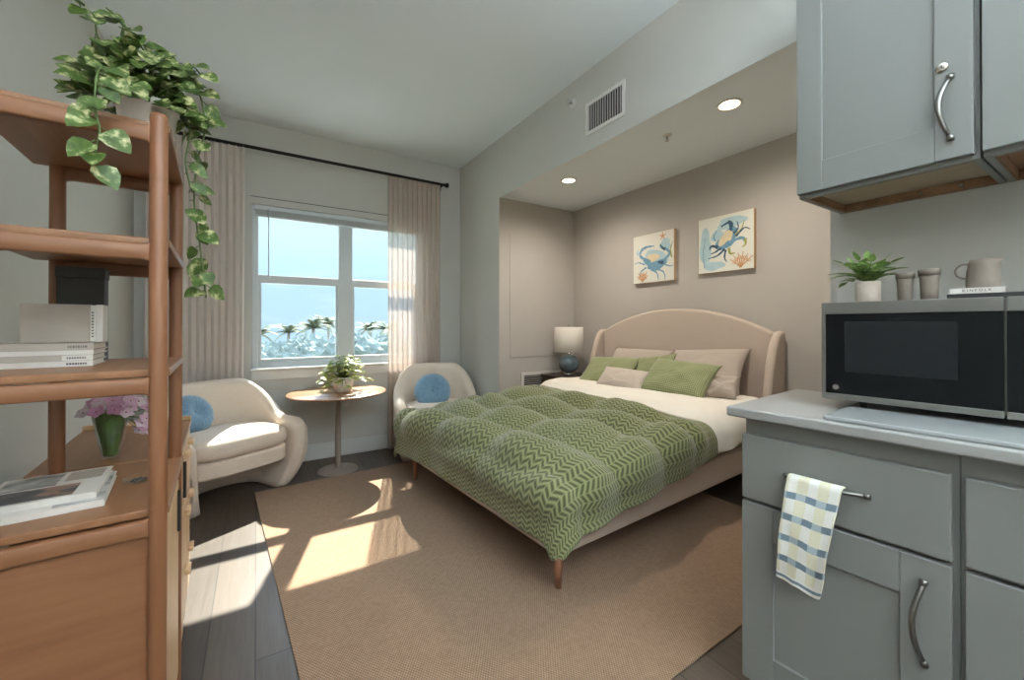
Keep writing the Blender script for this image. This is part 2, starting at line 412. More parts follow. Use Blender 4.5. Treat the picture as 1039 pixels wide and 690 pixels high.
bx(WX0 - .012, WX1 + .012, YW - .035, YW + .04, WZ0 - .018, WZ0 + .002).build('sill_1', 'white_trim', bevel=.006, kind=ST)
bx(WX0 - .004, WX1 + .004, YW - .012, YW, WZ0 - .095, WZ0 - .018).build('trim_2', 'white_trim', bevel=.003, kind=ST)
bx(WX0 - .01, WX1 + .01, YW - .006, YW, 2.15, 2.206).build('trim_3', 'wall', kind=ST)
bx(WX0 - .012, WX1 + .012, YW - .007, YW, 2.2065, 2.2105).build('shadow_gap', 'bronze', kind=ST)  # dark strip drawn in for the shadow gap and caulk crack over the head

# blind raised to the top of the window, with its wand
b = thing('window_blind', 'pale grey slatted blind drawn right up at top of window', 'blind', (.685, YW + .012, 2.06))
bx(-.70, .70, -.02, .02, .048, .086).build('head_rail', 'vinyl', b, bevel=.004)
s = MB()
for k in range(9): s.box(-.69, .69, -.022, .02, .004 + k * .0049, .0074 + k * .0049)
s.build('slat_stack', 'blind', b)
bx(-.69, .69, -.022, .02, -.008, .003).build('bottom_rail', 'vinyl', b, bevel=.003)
MB().tube([(-.60, -.03, .06), (-.60, -.032, -.5)], .0042, 8).build('wand', 'vinyl', b, True)

# curtain rod, rings belong to it
rod = thing('curtain_rod', 'dark bronze curtain rod running across the top of the window', 'curtain rod', (0, 3.79, 2.566))
MB().tube([(-.70, 0, 0), (1.60, 0, 0)], .013, 14).build('rod', 'bronze', rod, True)
MB().lathe([(.0, -.02), (.018, -.018), (.024, -.005), (.024, .008), (.016, .018), (0, .02)], n=18).build('finial', 'bronze', rod, True, xf=Matrix.Translation((1.616, 0, 0)) @ Matrix.Rotation(pi / 2, 4, 'Y'))
for x in (-.66, 1.575):
    q = MB().tube([(x, 0, -.004), (x, .05, -.004), (x, .1, -.004)], .008, 8); q.box(x - .018, x + .018, .098, .104, -.03, .03); q.build('bracket', 'bronze', rod, True)
for x in (-.58, -.5, -.42, -.34, -.26, -.19, -.12, 1.06, 1.16, 1.26, 1.36, 1.46, 1.53):
    MB().tube([(x, .017 * cos(t), .017 * sin(t) - .004) for t in [k * 2 * pi / 14 for k in range(15)]] + [(x, .017, -.004)], .0022, 6).build('ring', 'bronze', rod, True)

def curtain(name, x0, x1, z0, z1, n, mat, label, seed, amp=.036):
    rr = random.Random(seed); o = thing(name, label, 'curtain', ((x0 + x1) / 2, 3.79, z0))
    ph = [rr.uniform(-.5, .5) for _ in range(n + 2)]; w = x1 - x0
    def fn(u, v):
        k = u * n; i = int(k); t = k - i
        a = amp * (.75 + .25 * ph[i]) * (1.0 - .25 * v)
        y = a * sin(2 * pi * k + ph[i] * .0) + .006 * noise.noise((u * 9, v * 2.5, seed))
        x = -w / 2 + u * w + .010 * sin(4 * pi * k) * (1 - .3 * v) + .012 * (1 - v) * noise.noise((u * 5, v * 1.5, seed + 7))
        return (x, y, v * (z1 - z0))
    m = MB(); m.grid(fn, n * 14, 24); m.build('drape', mat, o, True)
    m = MB(); m.grid(lambda u, v: (fn(u, 1)[0], fn(u, 1)[1] - .002, (z1 - z0) - .05 + .055 * v), n * 14, 1); m.build('heading_tape', mat, o, True)
    m = MB(); m.grid(lambda u, v: (fn(u, 0)[0], fn(u, 0)[1] - .0015, .08 * v), n * 14, 1); m.build('hem', mat, o, True)
    return o
curtain('linen_curtain', -.66, -.078, .02, 2.545, 13, 'curtain', 'beige linen curtain left of the window, half hidden by the wooden bookcase', 3)
curtain('linen_curtain', 1.03, 1.545, .02, 2.545, 11, 'sheer', 'sheer beige curtain right of the window, sun shining through its folds', 5, .026)

# outlet
o = thing('wall_outlet', 'white double wall outlet under the window behind the round table', 'outlet', (.688, YW, .48))
bx(-.033, .033, -.006, 0, -.05, .05).build('plate', 'white_trim', o, bevel=.003)
for z in (-.022, .022):
    q = bx(-.014, .014, -.009, -.005, z - .016, z + .016).build('socket', 'white', o, bevel=.003)
    MB().box(-.007, -.005, -.0095, -.008, z - .003, z + .007).box(.005, .007, -.0095, -.008, z - .003, z + .007).build('slot', 'inkdark', q)

# supply vent, sprinklers, downlights
v = thing('air_vent', 'white supply air vent with upright louvres on the beam face', 'vent', (1.809, 1.80, 2.49))
m = MB(); y0, y1, z0, z1 = -.165, .165, -.105, .105
m.box(-.008, 0, y0, y1, z0, z0 + .024).box(-.008, 0, y0, y1, z1 - .024, z1).box(-.008, 0, y0, y0 + .024, z0 + .024, z1 - .024).box(-.008, 0, y1 - .024, y1, z0 + .024, z1 - .024)
m.build('frame', 'grille', v, bevel=.002)
bx(-.002, -.0005, y0 + .02, y1 - .02, z0 + .02, z1 - .02).build('duct_opening', 'duct', v)
for k in range(14):
    yy = y0 + .034 + k * .0202
    MB().box(-.007, .007, -.0015, .0015, z0 + .024, z1 - .024, Matrix.Translation((-.007, yy, 0)) @ Matrix.Rotation(radians(32), 4, 'Z')).build('louvre', 'grille', v)
def sprinkler(loc, rot, label):
    s = thing('fire_sprinkler', label, 'sprinkler', loc); s.rotation_euler = rot
    MB().lathe([(0, 0), (.036, 0), (.036, -.003), (.02, -.010), (.012, -.012), (0, -.012)], n=24).build('escutcheon', 'grille', s, True)
    q = MB().tube([(0, 0, -.01), (0, 0, -.03)], .006, 10)
    q.tube([(.009, 0, -.012), (.013, 0, -.026), (.003, 0, -.042)], .002, 6); q.tube([(-.009, 0, -.012), (-.013, 0, -.026), (-.003, 0, -.042)], .002, 6); q.build('frame_arms', 'chrome', s, True)
    MB().lathe([(0, -.042), (.015, -.042), (.015, -.044), (0, -.044)], n=16).build('deflector', 'chrome', s)
sprinkler((2.60, 1.947, ZA), (0, 0, 0), 'small white fire sprinkler on the lowered ceiling between the two round downlights')
sprinkler((1.809, 2.091, 2.66), (0, radians(90), 0), 'small white sidewall fire sprinkler beside the air vent on the beam')
def downlight(x, y, label):
    d = thing('downlight', label, 'ceiling light', (x, y, ZA), group='recessed downlights over the bed')
    MB().rings([[(r * cos(2 * pi * j / 40), r * sin(2 * pi * j / 40), z) for j in range(40)] for r, z in ((.062, .0), (.078, -.0), (.078, -.004), (.066, -.007), (.060, -.004), (.062, 0))], False).build('trim_ring', 'grille', d, True)
    MB().lathe([(0, -.002), (.0615, -.002), (.0615, -.0035), (0, -.0035)], n=36).build('lens', 'bulb', d)
    L = bpy.data.lights.new('downlight_beam', 'SPOT'); L.energy = 42; L.color = (1, .88, .75); L.spot_size = radians(168); L.spot_blend = 1.0; L.shadow_soft_size = .06
    lo = bpy.data.objects.new('downlight_beam', L); COL.objects.link(lo); lo.parent = d; lo.location = (0, 0, -.02)
downlight(2.597, 3.075, 'lit round downlight at the far end of the alcove, near the window wall')
downlight(2.579, 1.463, 'lit round downlight nearer the kitchen cabinets, larger in view')

# return air grille low on the alcove side wall
g = thing('return_grille', 'white slatted return air grille low on the wall behind the nightstand', 'grille', (2.86, YW, .17))
MB().box(-.29, .29, -.012, 0, .41, .445).box(-.29, .29, -.012, 0, 0, .035).box(-.29, -.25, -.012, 0, .035, .41).box(.25, .29, -.012, 0, .035, .41).build('frame', 'grille', g, bevel=.002)
bx(-.25, .25, -.002, -.0005, .035, .41).build('duct_opening', 'duct', g)
for k in range(15):
    MB().box(-.25, .25, -.008, .008, -.0014, .0014, Matrix.Translation((0, -.008, .05 + k * .0245)) @ Matrix.Rotation(radians(-35), 4, 'X')).build('louvre', 'grille', g)

# ------------------------------------------------------------------ rug
rg = [(-.009, 3.327), (.17, .84), (2.62, .87), (2.62, 3.02), (2.05, 3.30), (1.72, 3.42)]
m = MB(); m.prism([(x, y, 0) for x, y in rg], (0, 0, .009))
tag(m.build('area_rug', 'rug', bevel=.003), 'large woven tan rug lying on the dark plank floor under the bed', 'rug')

# ------------------------------------------------------------------ open wooden bookcase
TW, TL, ZT = .252, .443, (1.623, 1.362, 1.067, .755)
T = thing('bookcase', 'tall open wooden bookcase with round posts, pothos plant on its top', 'bookcase', (-.185, 1.189, 0), .062)
for px_, py_ in ((0, 0), (-TW, 0), (0, TL), (-TW, TL)):
    MB().lathe([(0, 0), (.0135, 0), (.0165, .03), (.0165, 1.628), (.0145, 1.636), (0, 1.637)], (px_, py_, 0), 24).build('post', 'woodv', T, True)
for z in ZT:
    bx(-TW - .05, .019, .014, TL + .016, z - .018, z).build('shelf', 'woody', T, bevel=.003)
    for yy in (0, TL):
        pts = []
        q = MB()
        q.rings([[(x, yy + a, z - .035 + c * hh) for a, c in ((-.011, -.8), (-.011, .8), (-.0085, 1), (.0085, 1), (.011, .8), (.011, -.8), (.0085, -1), (-.0085, -1))]
                 for x, hh in ((-.014, .0225), (-.018, .0195), (-.024, .0175), (-.032, .017), (-TW + .032, .017), (-TW + .024, .0175), (-TW + .018, .0195), (-TW + .014, .0225))])
        q.build('rail', 'wood', T, True)
bx(-TW + .002, -.006, .004, TL - .004, .07, .70).build('cabinet_body', 'wood', T, bevel=.002)
bx(-.004, .010, .022, TL - .022, .10, .69).build('door', 'woodlt', T, bevel=.002)
hd = [c for c in T.children if c.name.startswith('door')][0]
bx(.0102, .018, TL - .075, TL - .06, .55, .672).build('handle', 'blackm', hd, bevel=.002)
bx(-TW - .004, .012, -.004, TL + .004, .03, .07).build('plinth', 'wood', T, bevel=.003)

# long cabinet beyond the bookcase
Cc = thing('sideboard', 'low oak sideboard with drawers along the left wall, flower vase on top', 'sideboard', (-.185, 1.189, 0), .062)
bx(-.32, .012, .466, 1.07, .735, .755).build('top', 'woody', Cc, bevel=.003)
bx(-.31, -.008, .47, 1.05, .06, .735).build('carcass', 'wood', Cc, bevel=.002)
bx(-.29, -.03, .49, 1.03, 0, .06).build('plinth', 'dkwood', Cc)
bx(-.32, .012, 1.052, 1.07, .7552, .772).build('end_lip', 'woodlt', Cc, bevel=.003)
dr = bx(-.008, .008, .475, .66, .08, .725).build('door', 'woodlt', Cc, bevel=.002)
bx(.0082, .018, .628, .642, .56, .685).build('handle', 'blackm', dr, bevel=.002)
for y0 in (.67, .862):
    for z0, z1 in ((.08, .29), (.30, .51), (.52, .725)):
        d = bx(-.008, .008, y0, y0 + .182, z0, z1).build('drawer', 'woodlt', Cc, bevel=.002)
        bx(.0082, .026, y0 + .06, y0 + .122, z1 - .05, z1 - .032).build('pull', 'woodlt', d, bevel=.003)

# things on the bookcase, placed in its own frame
TM = Matrix.Translation((-.185, 1.189, 0)) @ Matrix.Rotation(.062, 4, 'Z')
def tloc(x, y, z): return tuple(TM @ Vector((x, y, z)))
def book(name, label, cat, loc, rz, w, d, h, cover, group=None, spine=None, marks=None):
    """closed book lying flat: covers, page block, spine along the near long side"""
    o = thing(name, label, cat, loc, rz, group)
    c = MB().box(-w / 2, w / 2, -d / 2, d / 2, 0, .002).box(-w / 2, w / 2, -d / 2, d / 2, h - .002, h).box(-w / 2, w / 2, -d / 2, -d / 2 + .002, .002, h - .002)
    c.build('cover', cover, o)
    bx(-w / 2 + .004, w / 2 - .004, -d / 2 + .0025, d / 2 - .004, .0021, h - .0021).build('pages', 'paper', o)
    if spine: bx(spine[0], spine[1], -d / 2 - .0008, -d / 2 - .0001, .001, h - .001).build('spine_label', spine[2], o)
    if marks:
        q = MB(); rr = random.Random(len(label))
        x = marks[0]
        while x < marks[1]:
            ww = rr.uniform(.0022, .0038); q.box(x, x + ww, -d / 2 - .0012, -d / 2 - .0009, h * .34, h * .66); x += ww + .0012
        q.build('spine_lettering', marks[2], o)
    return o
bs = (('topmost, with a darker spine label', .0165, 'bookgrey', 'ink'), ('thin, second from the top', .0105, 'bookwhite', 'ink'), ('third from the top', .014, 'bookgrey', 'ink'), ('at the bottom', .013, 'bookwhite', 'inkdark'))
z = ZT[2] + .0005 + sum(q[1] + .0004 for q in bs)
for i, (nm, h, cov, ink) in enumerate(bs):
    z -= h + .0004
    book('lying_book', 'greige book in the stack on the bookcase middle shelf, ' + nm, 'book', tloc(-.246 - .001 * i, .27, z), .062 + .004 * (i - 1), .22, .15, h, cov, 'books lying in a stack on the middle shelf',
         spine=(.058, .1095, 'bookgrey' if i == 0 else 'bookwhite'), marks=(.066, .098, ink) if i != 1 else None)
zt = ZT[2] + .0005 + sum(q[1] + .0004 for q in bs)
o = thing('slipcase', 'grey slipcase with pale spine standing on the stacked books', 'book box', tloc(-.199, .275, zt + .0003), .062)
bx(-.070, .046, -.028, .028, 0, .094).build('case', 'bookgrey', o, bevel=.0015)
bx(.0465, .056, -.027, .027, .0015, .0925).build('pages', 'paper', o)
bx(.0565, .070, -.028, .028, 0, .094).build('spine', 'bookwhite', o, bevel=.0015)
q = MB()
for k in range(9): q.box(.049, .053, -.0278, -.0272, .012 + k * .0075, .016 + k * .0075)
q.build('lettering', 'ink', o)
o = thing('storage_box', 'dark charcoal box standing behind the grey slipcase on the bookcase shelf', 'box', tloc(-.193, .395, ZT[2] + .0003), .062)
bx(-.046, .046, -.025, .025, 0, .225).build('body', 'charcoal', o, bevel=.002)
bx(-.048, .048, -.027, .027, .2252, .255).build('lid', 'charcoal', o, bevel=.002)

def magazine(label, x, y, z, rz, w, d, h, photos):
    o = book('magazine', label, 'magazine', tloc(x, y, z), .062 + rz, w, d, h, 'bookwhite', 'magazines on the bookcase counter')
    for (x0, x1, y0, y1, mt) in photos: bx(x0, x1, y0, y1, h + .0001, h + .0006).build('cover_picture', mt, o)
    return o
magazine('white magazine lying underneath on the bookcase counter, its edge showing', -.21,   .205, .7555, .06, .205, .235, .014, [(.02, .10, -.11, .11, 'photo2')])
magazine('white picture magazine on top of the pair, dark photograph on its cover', -.215, .222, .7705, .02, .19, .215, .014, [(-.09, .055, -.095, -.01, 'photo'), (-.085, .01, .0, .10, 'photo2'), (.02, .085, .02, .095, 'bookgrey')])
o = thing('glass_dish', 'small clear glass dish with dark stones beside the magazines', 'dish', tloc(-.06, .235, .7555), .3)
MB().lathe([(0, 0), (.017, 0), (.026, .004), (.030, .014), (.0275, .014), (.024, .006), (.016, .003), (0, .003)], n=28).build('bowl', 'clear', o, True)
for k in range(7):
    MB().lathe([(0, -.003), (.004, -.002), (.0052, 0), (.004, .002), (0, .003)], (.011 * cos(k * 1.05) if k else 0, .011 * sin(k * 1.05) if k else 0, .0068), 10).build('pebble', 'inkdark', o, True)

# vase of pink flowers
vs = thing('flower_vase', 'clear glass vase wrapped in dark leaves with drooping pink blossoms', 'flowers', (-.382, 1.735, .7555), .2); vs.scale = (.93, .93, .96)
MB().rings([[(r * cos(k * 2 * pi / 32), r * sin(k * 2 * pi / 32), z_) for k in range(32)] for r, z_ in ((.0, .0), (.021, 0), (.023, .004), (.047, .142), (.0455, .142), (.021, .006), (0, .005))], False).build('vase', 'clear', vs, True)
m = MB()
for k in range(34):
    a = k * 2.4; r0 = .009 + .008 * R.random(); r1 = .026 + .014 * R.random(); h = .105 + .035 * R.random()
    p0 = Vector((r0 * cos(a), r0 * sin(a), .008)); p1 = Vector((r1 * cos(a + .15), r1 * sin(a + .15), h))
    t_ = Vector((-sin(a), cos(a), 0)) * .011; q = [m.b.verts.new(c) for c in (p0 - t_ * .6, p0 + t_ * .6, p1 + t_, p1 + Vector((0, 0, .012)), p1 - t_)]
    m.face(q)
m.build('blade_leaves', 'vaseleaf', vs, True)
m = MB(); tips = []
for k in range(46):
    a = k * 2.399; rr_ = .082 * sqrt((k + .5) / 46)
    x, y = rr_ * cos(a) + .012, rr_ * sin(a) * .8 - .005; z_ = .198 - rr_ * rr_ * 7.5 + R.uniform(-.006, .006)
    if k in (7, 11, 16, 24, 28, 33, 39): x, y, z_ = .082 + R.uniform(-.012, .012), -.02 + R.uniform(-.02, .02), .13 - .014 * (k % 5)
    tips.append((x, y, z_)); m.tube([(0, 0, .03), (x * .35, y * .35, .13), (x, y, z_)], .0013, 5)
m.build('flower_stems', 'stem', vs, True)
def petals(r):
    q = MB()
    for k in range(5): q.leaf((0, 0, 0), (cos(k * 1.2566), sin(k * 1.2566), .25), (0, 0, 1), r, r * 1.05, .06, .12)
    return q
fl = petals(.0235).build('blossom', 'pet', vs, True)
ht = MB().lathe([(0, .0), (.0018, .001), (.0012, .004), (0, .005)], n=8).build('flower_heart', 'pinkdark', fl, True)
for k, p in enumerate(tips):
    f_, h_ = (fl, ht) if k == 0 else (fl.copy(), ht.copy())
    if k: COL.objects.link(f_); COL.objects.link(h_); f_.parent = vs; h_.parent = f_
    d = Vector((p[0] * 4, p[1] * 4 - .35, .55)).normalized()
    f_.matrix_local = Matrix.Translation(p) @ d.to_track_quat('Z', 'Y').to_matrix().to_4x4() @ Matrix.Rotation(k * .7, 4, 'Z')

# pothos on the bookcase
po = thing('pothos_plant', 'variegated trailing pothos in a white pot on top of the bookcase', 'plant', (-.245, 1.428, 1.6235))
MB().lathe([(0, 0), (.048, 0), (.052, .004), (.062, .105), (.066, .108), (.066, .128), (.060, .128), (.058, .11), (0, .108)], n=36).build('pot', 'white', po, True)
MB().lathe([(0, .106), (.056, .110), (.03, .118), (0, .12)], n=24).build('soil', 'soil', po, True)
vines = [[(-.241, 1.402, 1.765), (-.284, 1.382, 1.81), (-.33, 1.387, 1.87), (-.34, 1.393, 1.931), (-.375, 1.415, 1.948)],
 [(-.242, 1.356, 1.743), (-.269, 1.255, 1.735), (-.27, 1.137, 1.679), (-.269, 1.113, 1.593), (-.262, 1.109, 1.545), (-.273, 1.105, 1.477)],
 [(-.238, 1.412, 1.784), (-.243, 1.415, 1.867), (-.287, 1.442, 1.945), (-.336, 1.472, 2.002)],
 [(-.227, 1.417, 1.782), (-.193, 1.419, 1.86), (-.151, 1.416, 1.88), (-.128, 1.401, 1.85)],
 [(-.223, 1.438, 1.788), (-.175, 1.443, 1.846), (-.137, 1.431, 1.816), (-.123, 1.422, 1.719), (-.141, 1.434, 1.622), (-.148, 1.439, 1.512), (-.134, 1.431, 1.387), (-.119, 1.422, 1.243)],
 [(-.227, 1.44, 1.788), (-.185, 1.438, 1.805), (-.157, 1.421, 1.71), (-.166, 1.427, 1.614), (-.150, 1.421, 1.533)],
 [(-.227, 1.322, 1.736), (-.255, 1.281, 1.731), (-.262, 1.18, 1.667), (-.263, 1.157, 1.625)]]
B0 = Vector(po.location); lm = MB(); vm = MB()
def smooth_path(pts, n=8):
    pts = [Vector(p) for p in pts]; out = []
    for i in range(len(pts) - 1):
        p0, p1, p2, p3 = pts[max(i - 1, 0)], pts[i], pts[i + 1], pts[min(i + 2, len(pts) - 1)]
        for k in range(n):
            t = k / n; out.append(.5 * ((2 * p1) + (p2 - p0) * t + (2 * p0 - 5 * p1 + 4 * p2 - p3) * t * t + (3 * p1 - p0 - 3 * p2 + p3) * t ** 3))
    return out + [pts[-1]]
TMi = TM.inverted()
def inside(p):
    q = TMi @ (p + B0); return -TW - .06 < q.x < .03 and -.03 < q.y < TL + .04 and q.z < 1.645
for vi, v in enumerate(vines):
    path = smooth_path([Vector((0, 0, .11))] + [Vector(p) - B0 for p in v], 7)
    vm.tube(path, .0022, 6)
    acc = 0; step = (.012, .017, .012, .013, .016, .019, .02)[vi]
    for a, b in zip(path, path[1:]):
        acc += (b - a).length
        if acc > step:
            acc = 0; dirv = (b - a).normalized()
            side = Vector((R.uniform(-1, 1), R.uniform(-1, -.1 if vi in (1, 6) else .5), R.uniform(-.5, .3))).normalized()
            d = (side + dirv * .35 + Vector((0, 0, -.3))).normalized(); L = R.uniform(.036, .055)
            q = b + side * .012; vm.tube([b, (b + q) / 2 + Vector((0, 0, .004)), q], .0012, 5)
            if inside(q + d * L) or inside(q): continue
            lm.leaf(q, d, (R.uniform(-.3, .3), -.9, .6), L, L * .86, .1, .18)
for k in range(250):
    a = R.uniform(0, 2 * pi); e = R.random() ** .6; r = .12 * e
    p = Vector((r * cos(a) * 1.0 - .012, r * sin(a) * .8, .095 + .07 * (1 - e) + .135 * R.random() * (1.1 - e * .4)))
    d = Vector((cos(a), sin(a) - .2, R.uniform(-1.0, .6))); L = R.uniform(.036, .056)
    if inside(p + d * L): continue
    lm.leaf(p, d, (R.uniform(-.4, .4), -.9, .7), L, L * .86, .1, .2)
    if k % 4 == 0: vm.tube([(p.x * .25, p.y * .25, .112), (p.x * .6, p.y * .6, (p.z + .112) / 2 + .01), p], .0014, 5)
vm.build('vine', 'stem', po, True); lm.build('foliage', 'pothos', po, True)

# ------------------------------------------------------------------ armchairs
def sst(a, b, x):
    t = min(1, max(0, (x - a) / (b - a))); return t * t * (3 - 2 * t)
def chair(label, loc, rz):
    o = thing('armchair', label, 'armchair', loc, rz)
    A, FY, BY = .35, -.30, .26
    def path(t):   # left front -> back -> right front ; returns point and outward normal
        Ls = -FY; La = pi / 2 * (A + BY) / 2 * 2; tot = 2 * Ls + La; s = t * tot
        if s < Ls: return Vector((-A, FY + s, 0)), Vector((-1, 0, 0))
        if s > Ls + La: return Vector((A, -(s - Ls - La), 0)), Vector((1, 0, 0))
        th = pi - (s - Ls) / La * pi
        return Vector((A * cos(th), BY * sin(th), 0)), Vector((cos(th) / A, sin(th) / BY, 0)).normalized()
    def shell(u, v):
        e = abs(2 * u - 1); c, n = path(u)
        h = .052 * sqrt(max(.02, 1 - max(0, (e - .93) / .07) ** 2))
        zt_ = .765 - .27 * sst(.22, .74, e) - .05 * sst(.86, 1, e) ** 2
        zb = .004
        # section: v 0 outer bottom -> .42 outer top -> .58 inner top -> 1 inner bottom
        if v < .42: q = v / .42; z = zb + (zt_ - h - zb) * q; off = h
        elif v > .58: q = (1 - v) / .42; z = zb + (zt_ - h - zb) * q; off = -h
        else: a = (v - .42) / .16 * pi; off = h * cos(a); z = zt_ - h + h * sin(a)
        fl = 1 - .20 * max(0, 1 - z / .34) ** 2 + .03 * sst(.3, .7, z) * (1 - sst(.3, .8, e))
        p = Vector((c.x, c.y, 0)) * fl + n * off
        zz = (z - .30) / .30
        p.y -= sst(.72, 1, e) * (.075 * (1 - zz * zz) - .02)
        p.z = z; return p
    m = MB(); g = m.grid(shell, 72, 26)
    for side in (g[0], g[-1]): m.face(side)
    for i in range(len(g) - 1): m.face([g[i][0], g[i + 1][0], g[i + 1][-1], g[i][-1]])
    m.build('shell', 'boucle', o, True)
    def pad(name, z0, z1, f, r, crown, dy=0):
        m = MB(); W, D = .305 * f, .27; prof = [(0, z0)] + [(1 - r / .3 * (1 - sin(a)), z0 + r * (1 - cos(a))) for a in [k * pi / 12 for k in range(7)]] + [(1 - r / .3 * (1 - cos(a)), z1 - r * (1 - sin(a))) for a in [k * pi / 12 for k in range(7)]] + [(.6, z1 + crown * .7), (.3, z1 + crown), (0, z1 + crown)]
        rings = []
        for s_, z in prof:
            s_ = max(s_, .001); ring = []
            for k in range(48):
                a = 2 * pi * k / 48; ca, sa = cos(a), sin(a); ex = .42 if sa < 0 else .8
                ring.append((W * s_ * math.copysign(abs(ca) ** ex, ca), -.045 + dy + D * s_ * math.copysign(abs(sa) ** ex, sa), z))
            rings.append(ring)
        m.rings(rings); return m.build(name, 'boucle', o, True)
    pad('seat_base', .215, .322, .985, .02, 0, .012)
    pad('seat_cushion', .325, .445, 1.0, .05, .018)
    return o
ch = chair('cream boucle tub armchair left of the round table, sunlit seat', (-.18, 3.425, 0), radians(29))
c2 = dup(ch, (1.385, 3.488, .0095), radians(-13), 'cream boucle tub armchair in the corner behind the foot of the bed')
c2.scale = (.93, .86, 1.04)
ch['group'] = c2['group'] = 'cream armchairs by the window'
def cushion(label, loc, rot, r=.155, t=.062):
    o = thing('round_cushion', label, 'cushion', loc); o.rotation_euler = rot; o['group'] = 'round blue cushions'
    m = MB(); n = 96; rings = []
    for k in range(25):
        a = -pi / 2 + pi * k / 24; rr = r * abs(cos(a)) ** .55 if k not in (0, 24) else .002; zz = t * sin(a)
        dip = .026 * math.exp(-(rr / (.28 * r)) ** 2)
        ring = []
        for j in range(n):
            ph = 2 * pi * j / n
            pl = .0045 * sin(14 * ph + 1.5 * sin(3 * ph)) * min(1, (rr / r) * 3) * (1 - (rr / r) ** 4)
            ring.append((rr * cos(ph), rr * sin(ph), zz - math.copysign(dip, zz) * (1 if abs(zz) > .002 else 0) + math.copysign(pl, zz)))
        rings.append(ring)
    m.rings(rings); m.build('cover', 'velvet', o, True)
    MB().lathe([(0, -.006), (.012, -.004), (.015, 0), (.012, .005), (0, .007)], (0, 0, t - .026), 18).build('button', 'velvet', o, True)
    m = MB(); m.rings([[((r + .001 + .004 * cos(b_)) * cos(a), (r + .001 + .004 * cos(b_)) * sin(a), .004 * sin(b_)) for b_ in [q * pi / 4 for q in range(8)]] for a in [2 * pi * j / 64 for j in range(65)]], False)
    m.build('piping', 'velvet', o, True)
    return o
cushion('round tufted blue velvet cushion on the left armchair, behind the bookcase post', (-.365, 3.47, .565), (radians(60), 0, radians(46)), .135)
cushion('round tufted blue velvet cushion on the corner armchair by the bed', (1.335, 3.45, .578), (radians(68), 0, radians(-18)), .155)

# ------------------------------------------------------------------ round table and its plant
t = thing('pedestal_table', 'round oak topped pedestal table between the two armchairs, under the window', 'table', (.56, 3.515, 0))
MB().lathe([(0, .612), (.346, .612), (.371, .622), (.371, .626), (.367, .63), (0, .63)], n=72).build('tabletop', 'tabletop', t, True)
MB().lathe([(0, .012), (.024, .014), (.021, .03), (.020, .59), (.045, .606), (.06, .6115), (0, .6115)], n=28).build('column', 'tablemetal', t, True)
MB().lathe([(0, 0), (.148, 0), (.15, .004), (.146, .009), (.06, .014), (.03, .024), (0, .026)], n=56).build('base', 'tablemetal', t, True)

def plant_bush(o, n, rad, h0, h1, L, mat, seed, droop=0, flat=1.0):
    rr = random.Random(seed); lm = MB(); vm = MB()
    for k in range(n):
        a = k * 2.399 + rr.uniform(-.3, .3); e = sqrt((k + .5) / n); r = rad * e * rr.uniform(.75, 1.1)
        z = h0 + (h1 - h0) * (1 - e * e * .85) * rr.uniform(.7, 1.05) - droop * max(0, e - .6) * rr.uniform(.2, 1.6)
        p = Vector((r * cos(a), r * sin(a) * flat, z)); b = Vector((.012 * cos(a), .012 * sin(a), h0 - .01))
        mid = (p + b) / 2 + Vector((0, 0, .03)); vm.tube([b, mid, p], [.0022, .0018, .0012], 5)
        for q in range(3):
            pt = mid.lerp(p, .3 + .35 * q); d = Vector((cos(a + (q - 1) * 1.2), sin(a + (q - 1) * 1.2), rr.uniform(-.4, .45)))
            l_ = L * rr.uniform(.75, 1.2); lm.leaf(pt, d, (rr.uniform(-.4, .4), rr.uniform(-.4, .2), 1), l_, l_ * .72, .1, .15)
    vm.build('plant_stems', 'stem', o, True); lm.build('foliage', mat, o, True)
p = thing('ivy_plant', 'bushy yellow-green ivy in a pale pot on the round table', 'plant', (.595, 3.50, .6305))
MB().lathe([(0, 0), (.052, 0), (.058, .004), (.078, .06), (.074, .118), (.070, .118), (.071, .1), (0, .096)], n=36).build('pot', 'white', p, True)
MB().lathe([(0, .095), (.069, .10), (0, .106)], n=24).build('soil', 'soil', p, True)
plant_bush(p, 72, .205, .12, .295, .050, 'ivy', 4, .26)

# ------------------------------------------------------------------ nightstand, lamp
nt = thing('nightstand', 'dark wood nightstand between the bed and the alcove wall', 'nightstand', (3.06, 3.565, 0))
bx(-.24, .24, -.285, .285, .570, .595).build('top', 'dkwood', nt, bevel=.004)
bx(-.225, .225, -.27, .27, .16, .569).build('body', 'dkwood', nt, bevel=.003)
for z0, z1 in ((.375, .555), (.18, .362)):
    d = bx(-.239, -.2255, -.262, .262, z0, z1).build('drawer', 'dkwood', nt, bevel=.003)
    MB().lathe([(0, 0), (.005, 0), (.005, .014), (.012, .018), (.012, .026), (0, .029)], n=16).build('knob', 'bronze', d, True, xf=Matrix.Translation((-.239, 0, (z0 + z1) / 2)) @ Matrix.Rotation(-pi / 2, 4, 'Y'))
for x in (-.20, .20):
    for y in (-.245, .245): MB().lathe([(0, 0), (.012, 0), (.02, .16), (0, .16)], (x, y, 0), 12).build('leg', 'dkwood', nt, True)
lp = thing('table_lamp', 'table lamp with blue-grey glass globe base and white drum shade on nightstand', 'lamp', (3.05, 3.612, .5955))
MB().lathe([(0, 0), (.062, 0), (.064, .004), (.064, .018), (.056, .024), (0, .024)], n=36).build('base_ring', 'chrome', lp, True)
MB().lathe([(0, .0245)] + [(.118 * sin(a) ** .9 if 0 < a < pi else 0, .131 - .106 * cos(a)) for a in [.28 + k * (pi - .5) / 20 for k in range(21)]] + [(0, .2365)], n=44).build('globe', 'bluegl', lp, True)
MB().lathe([(0, .237), (.022, .237), (.022, .246), (.008, .252), (.006, .30), (0, .30)], n=20).build('neck', 'chrome', lp, True)
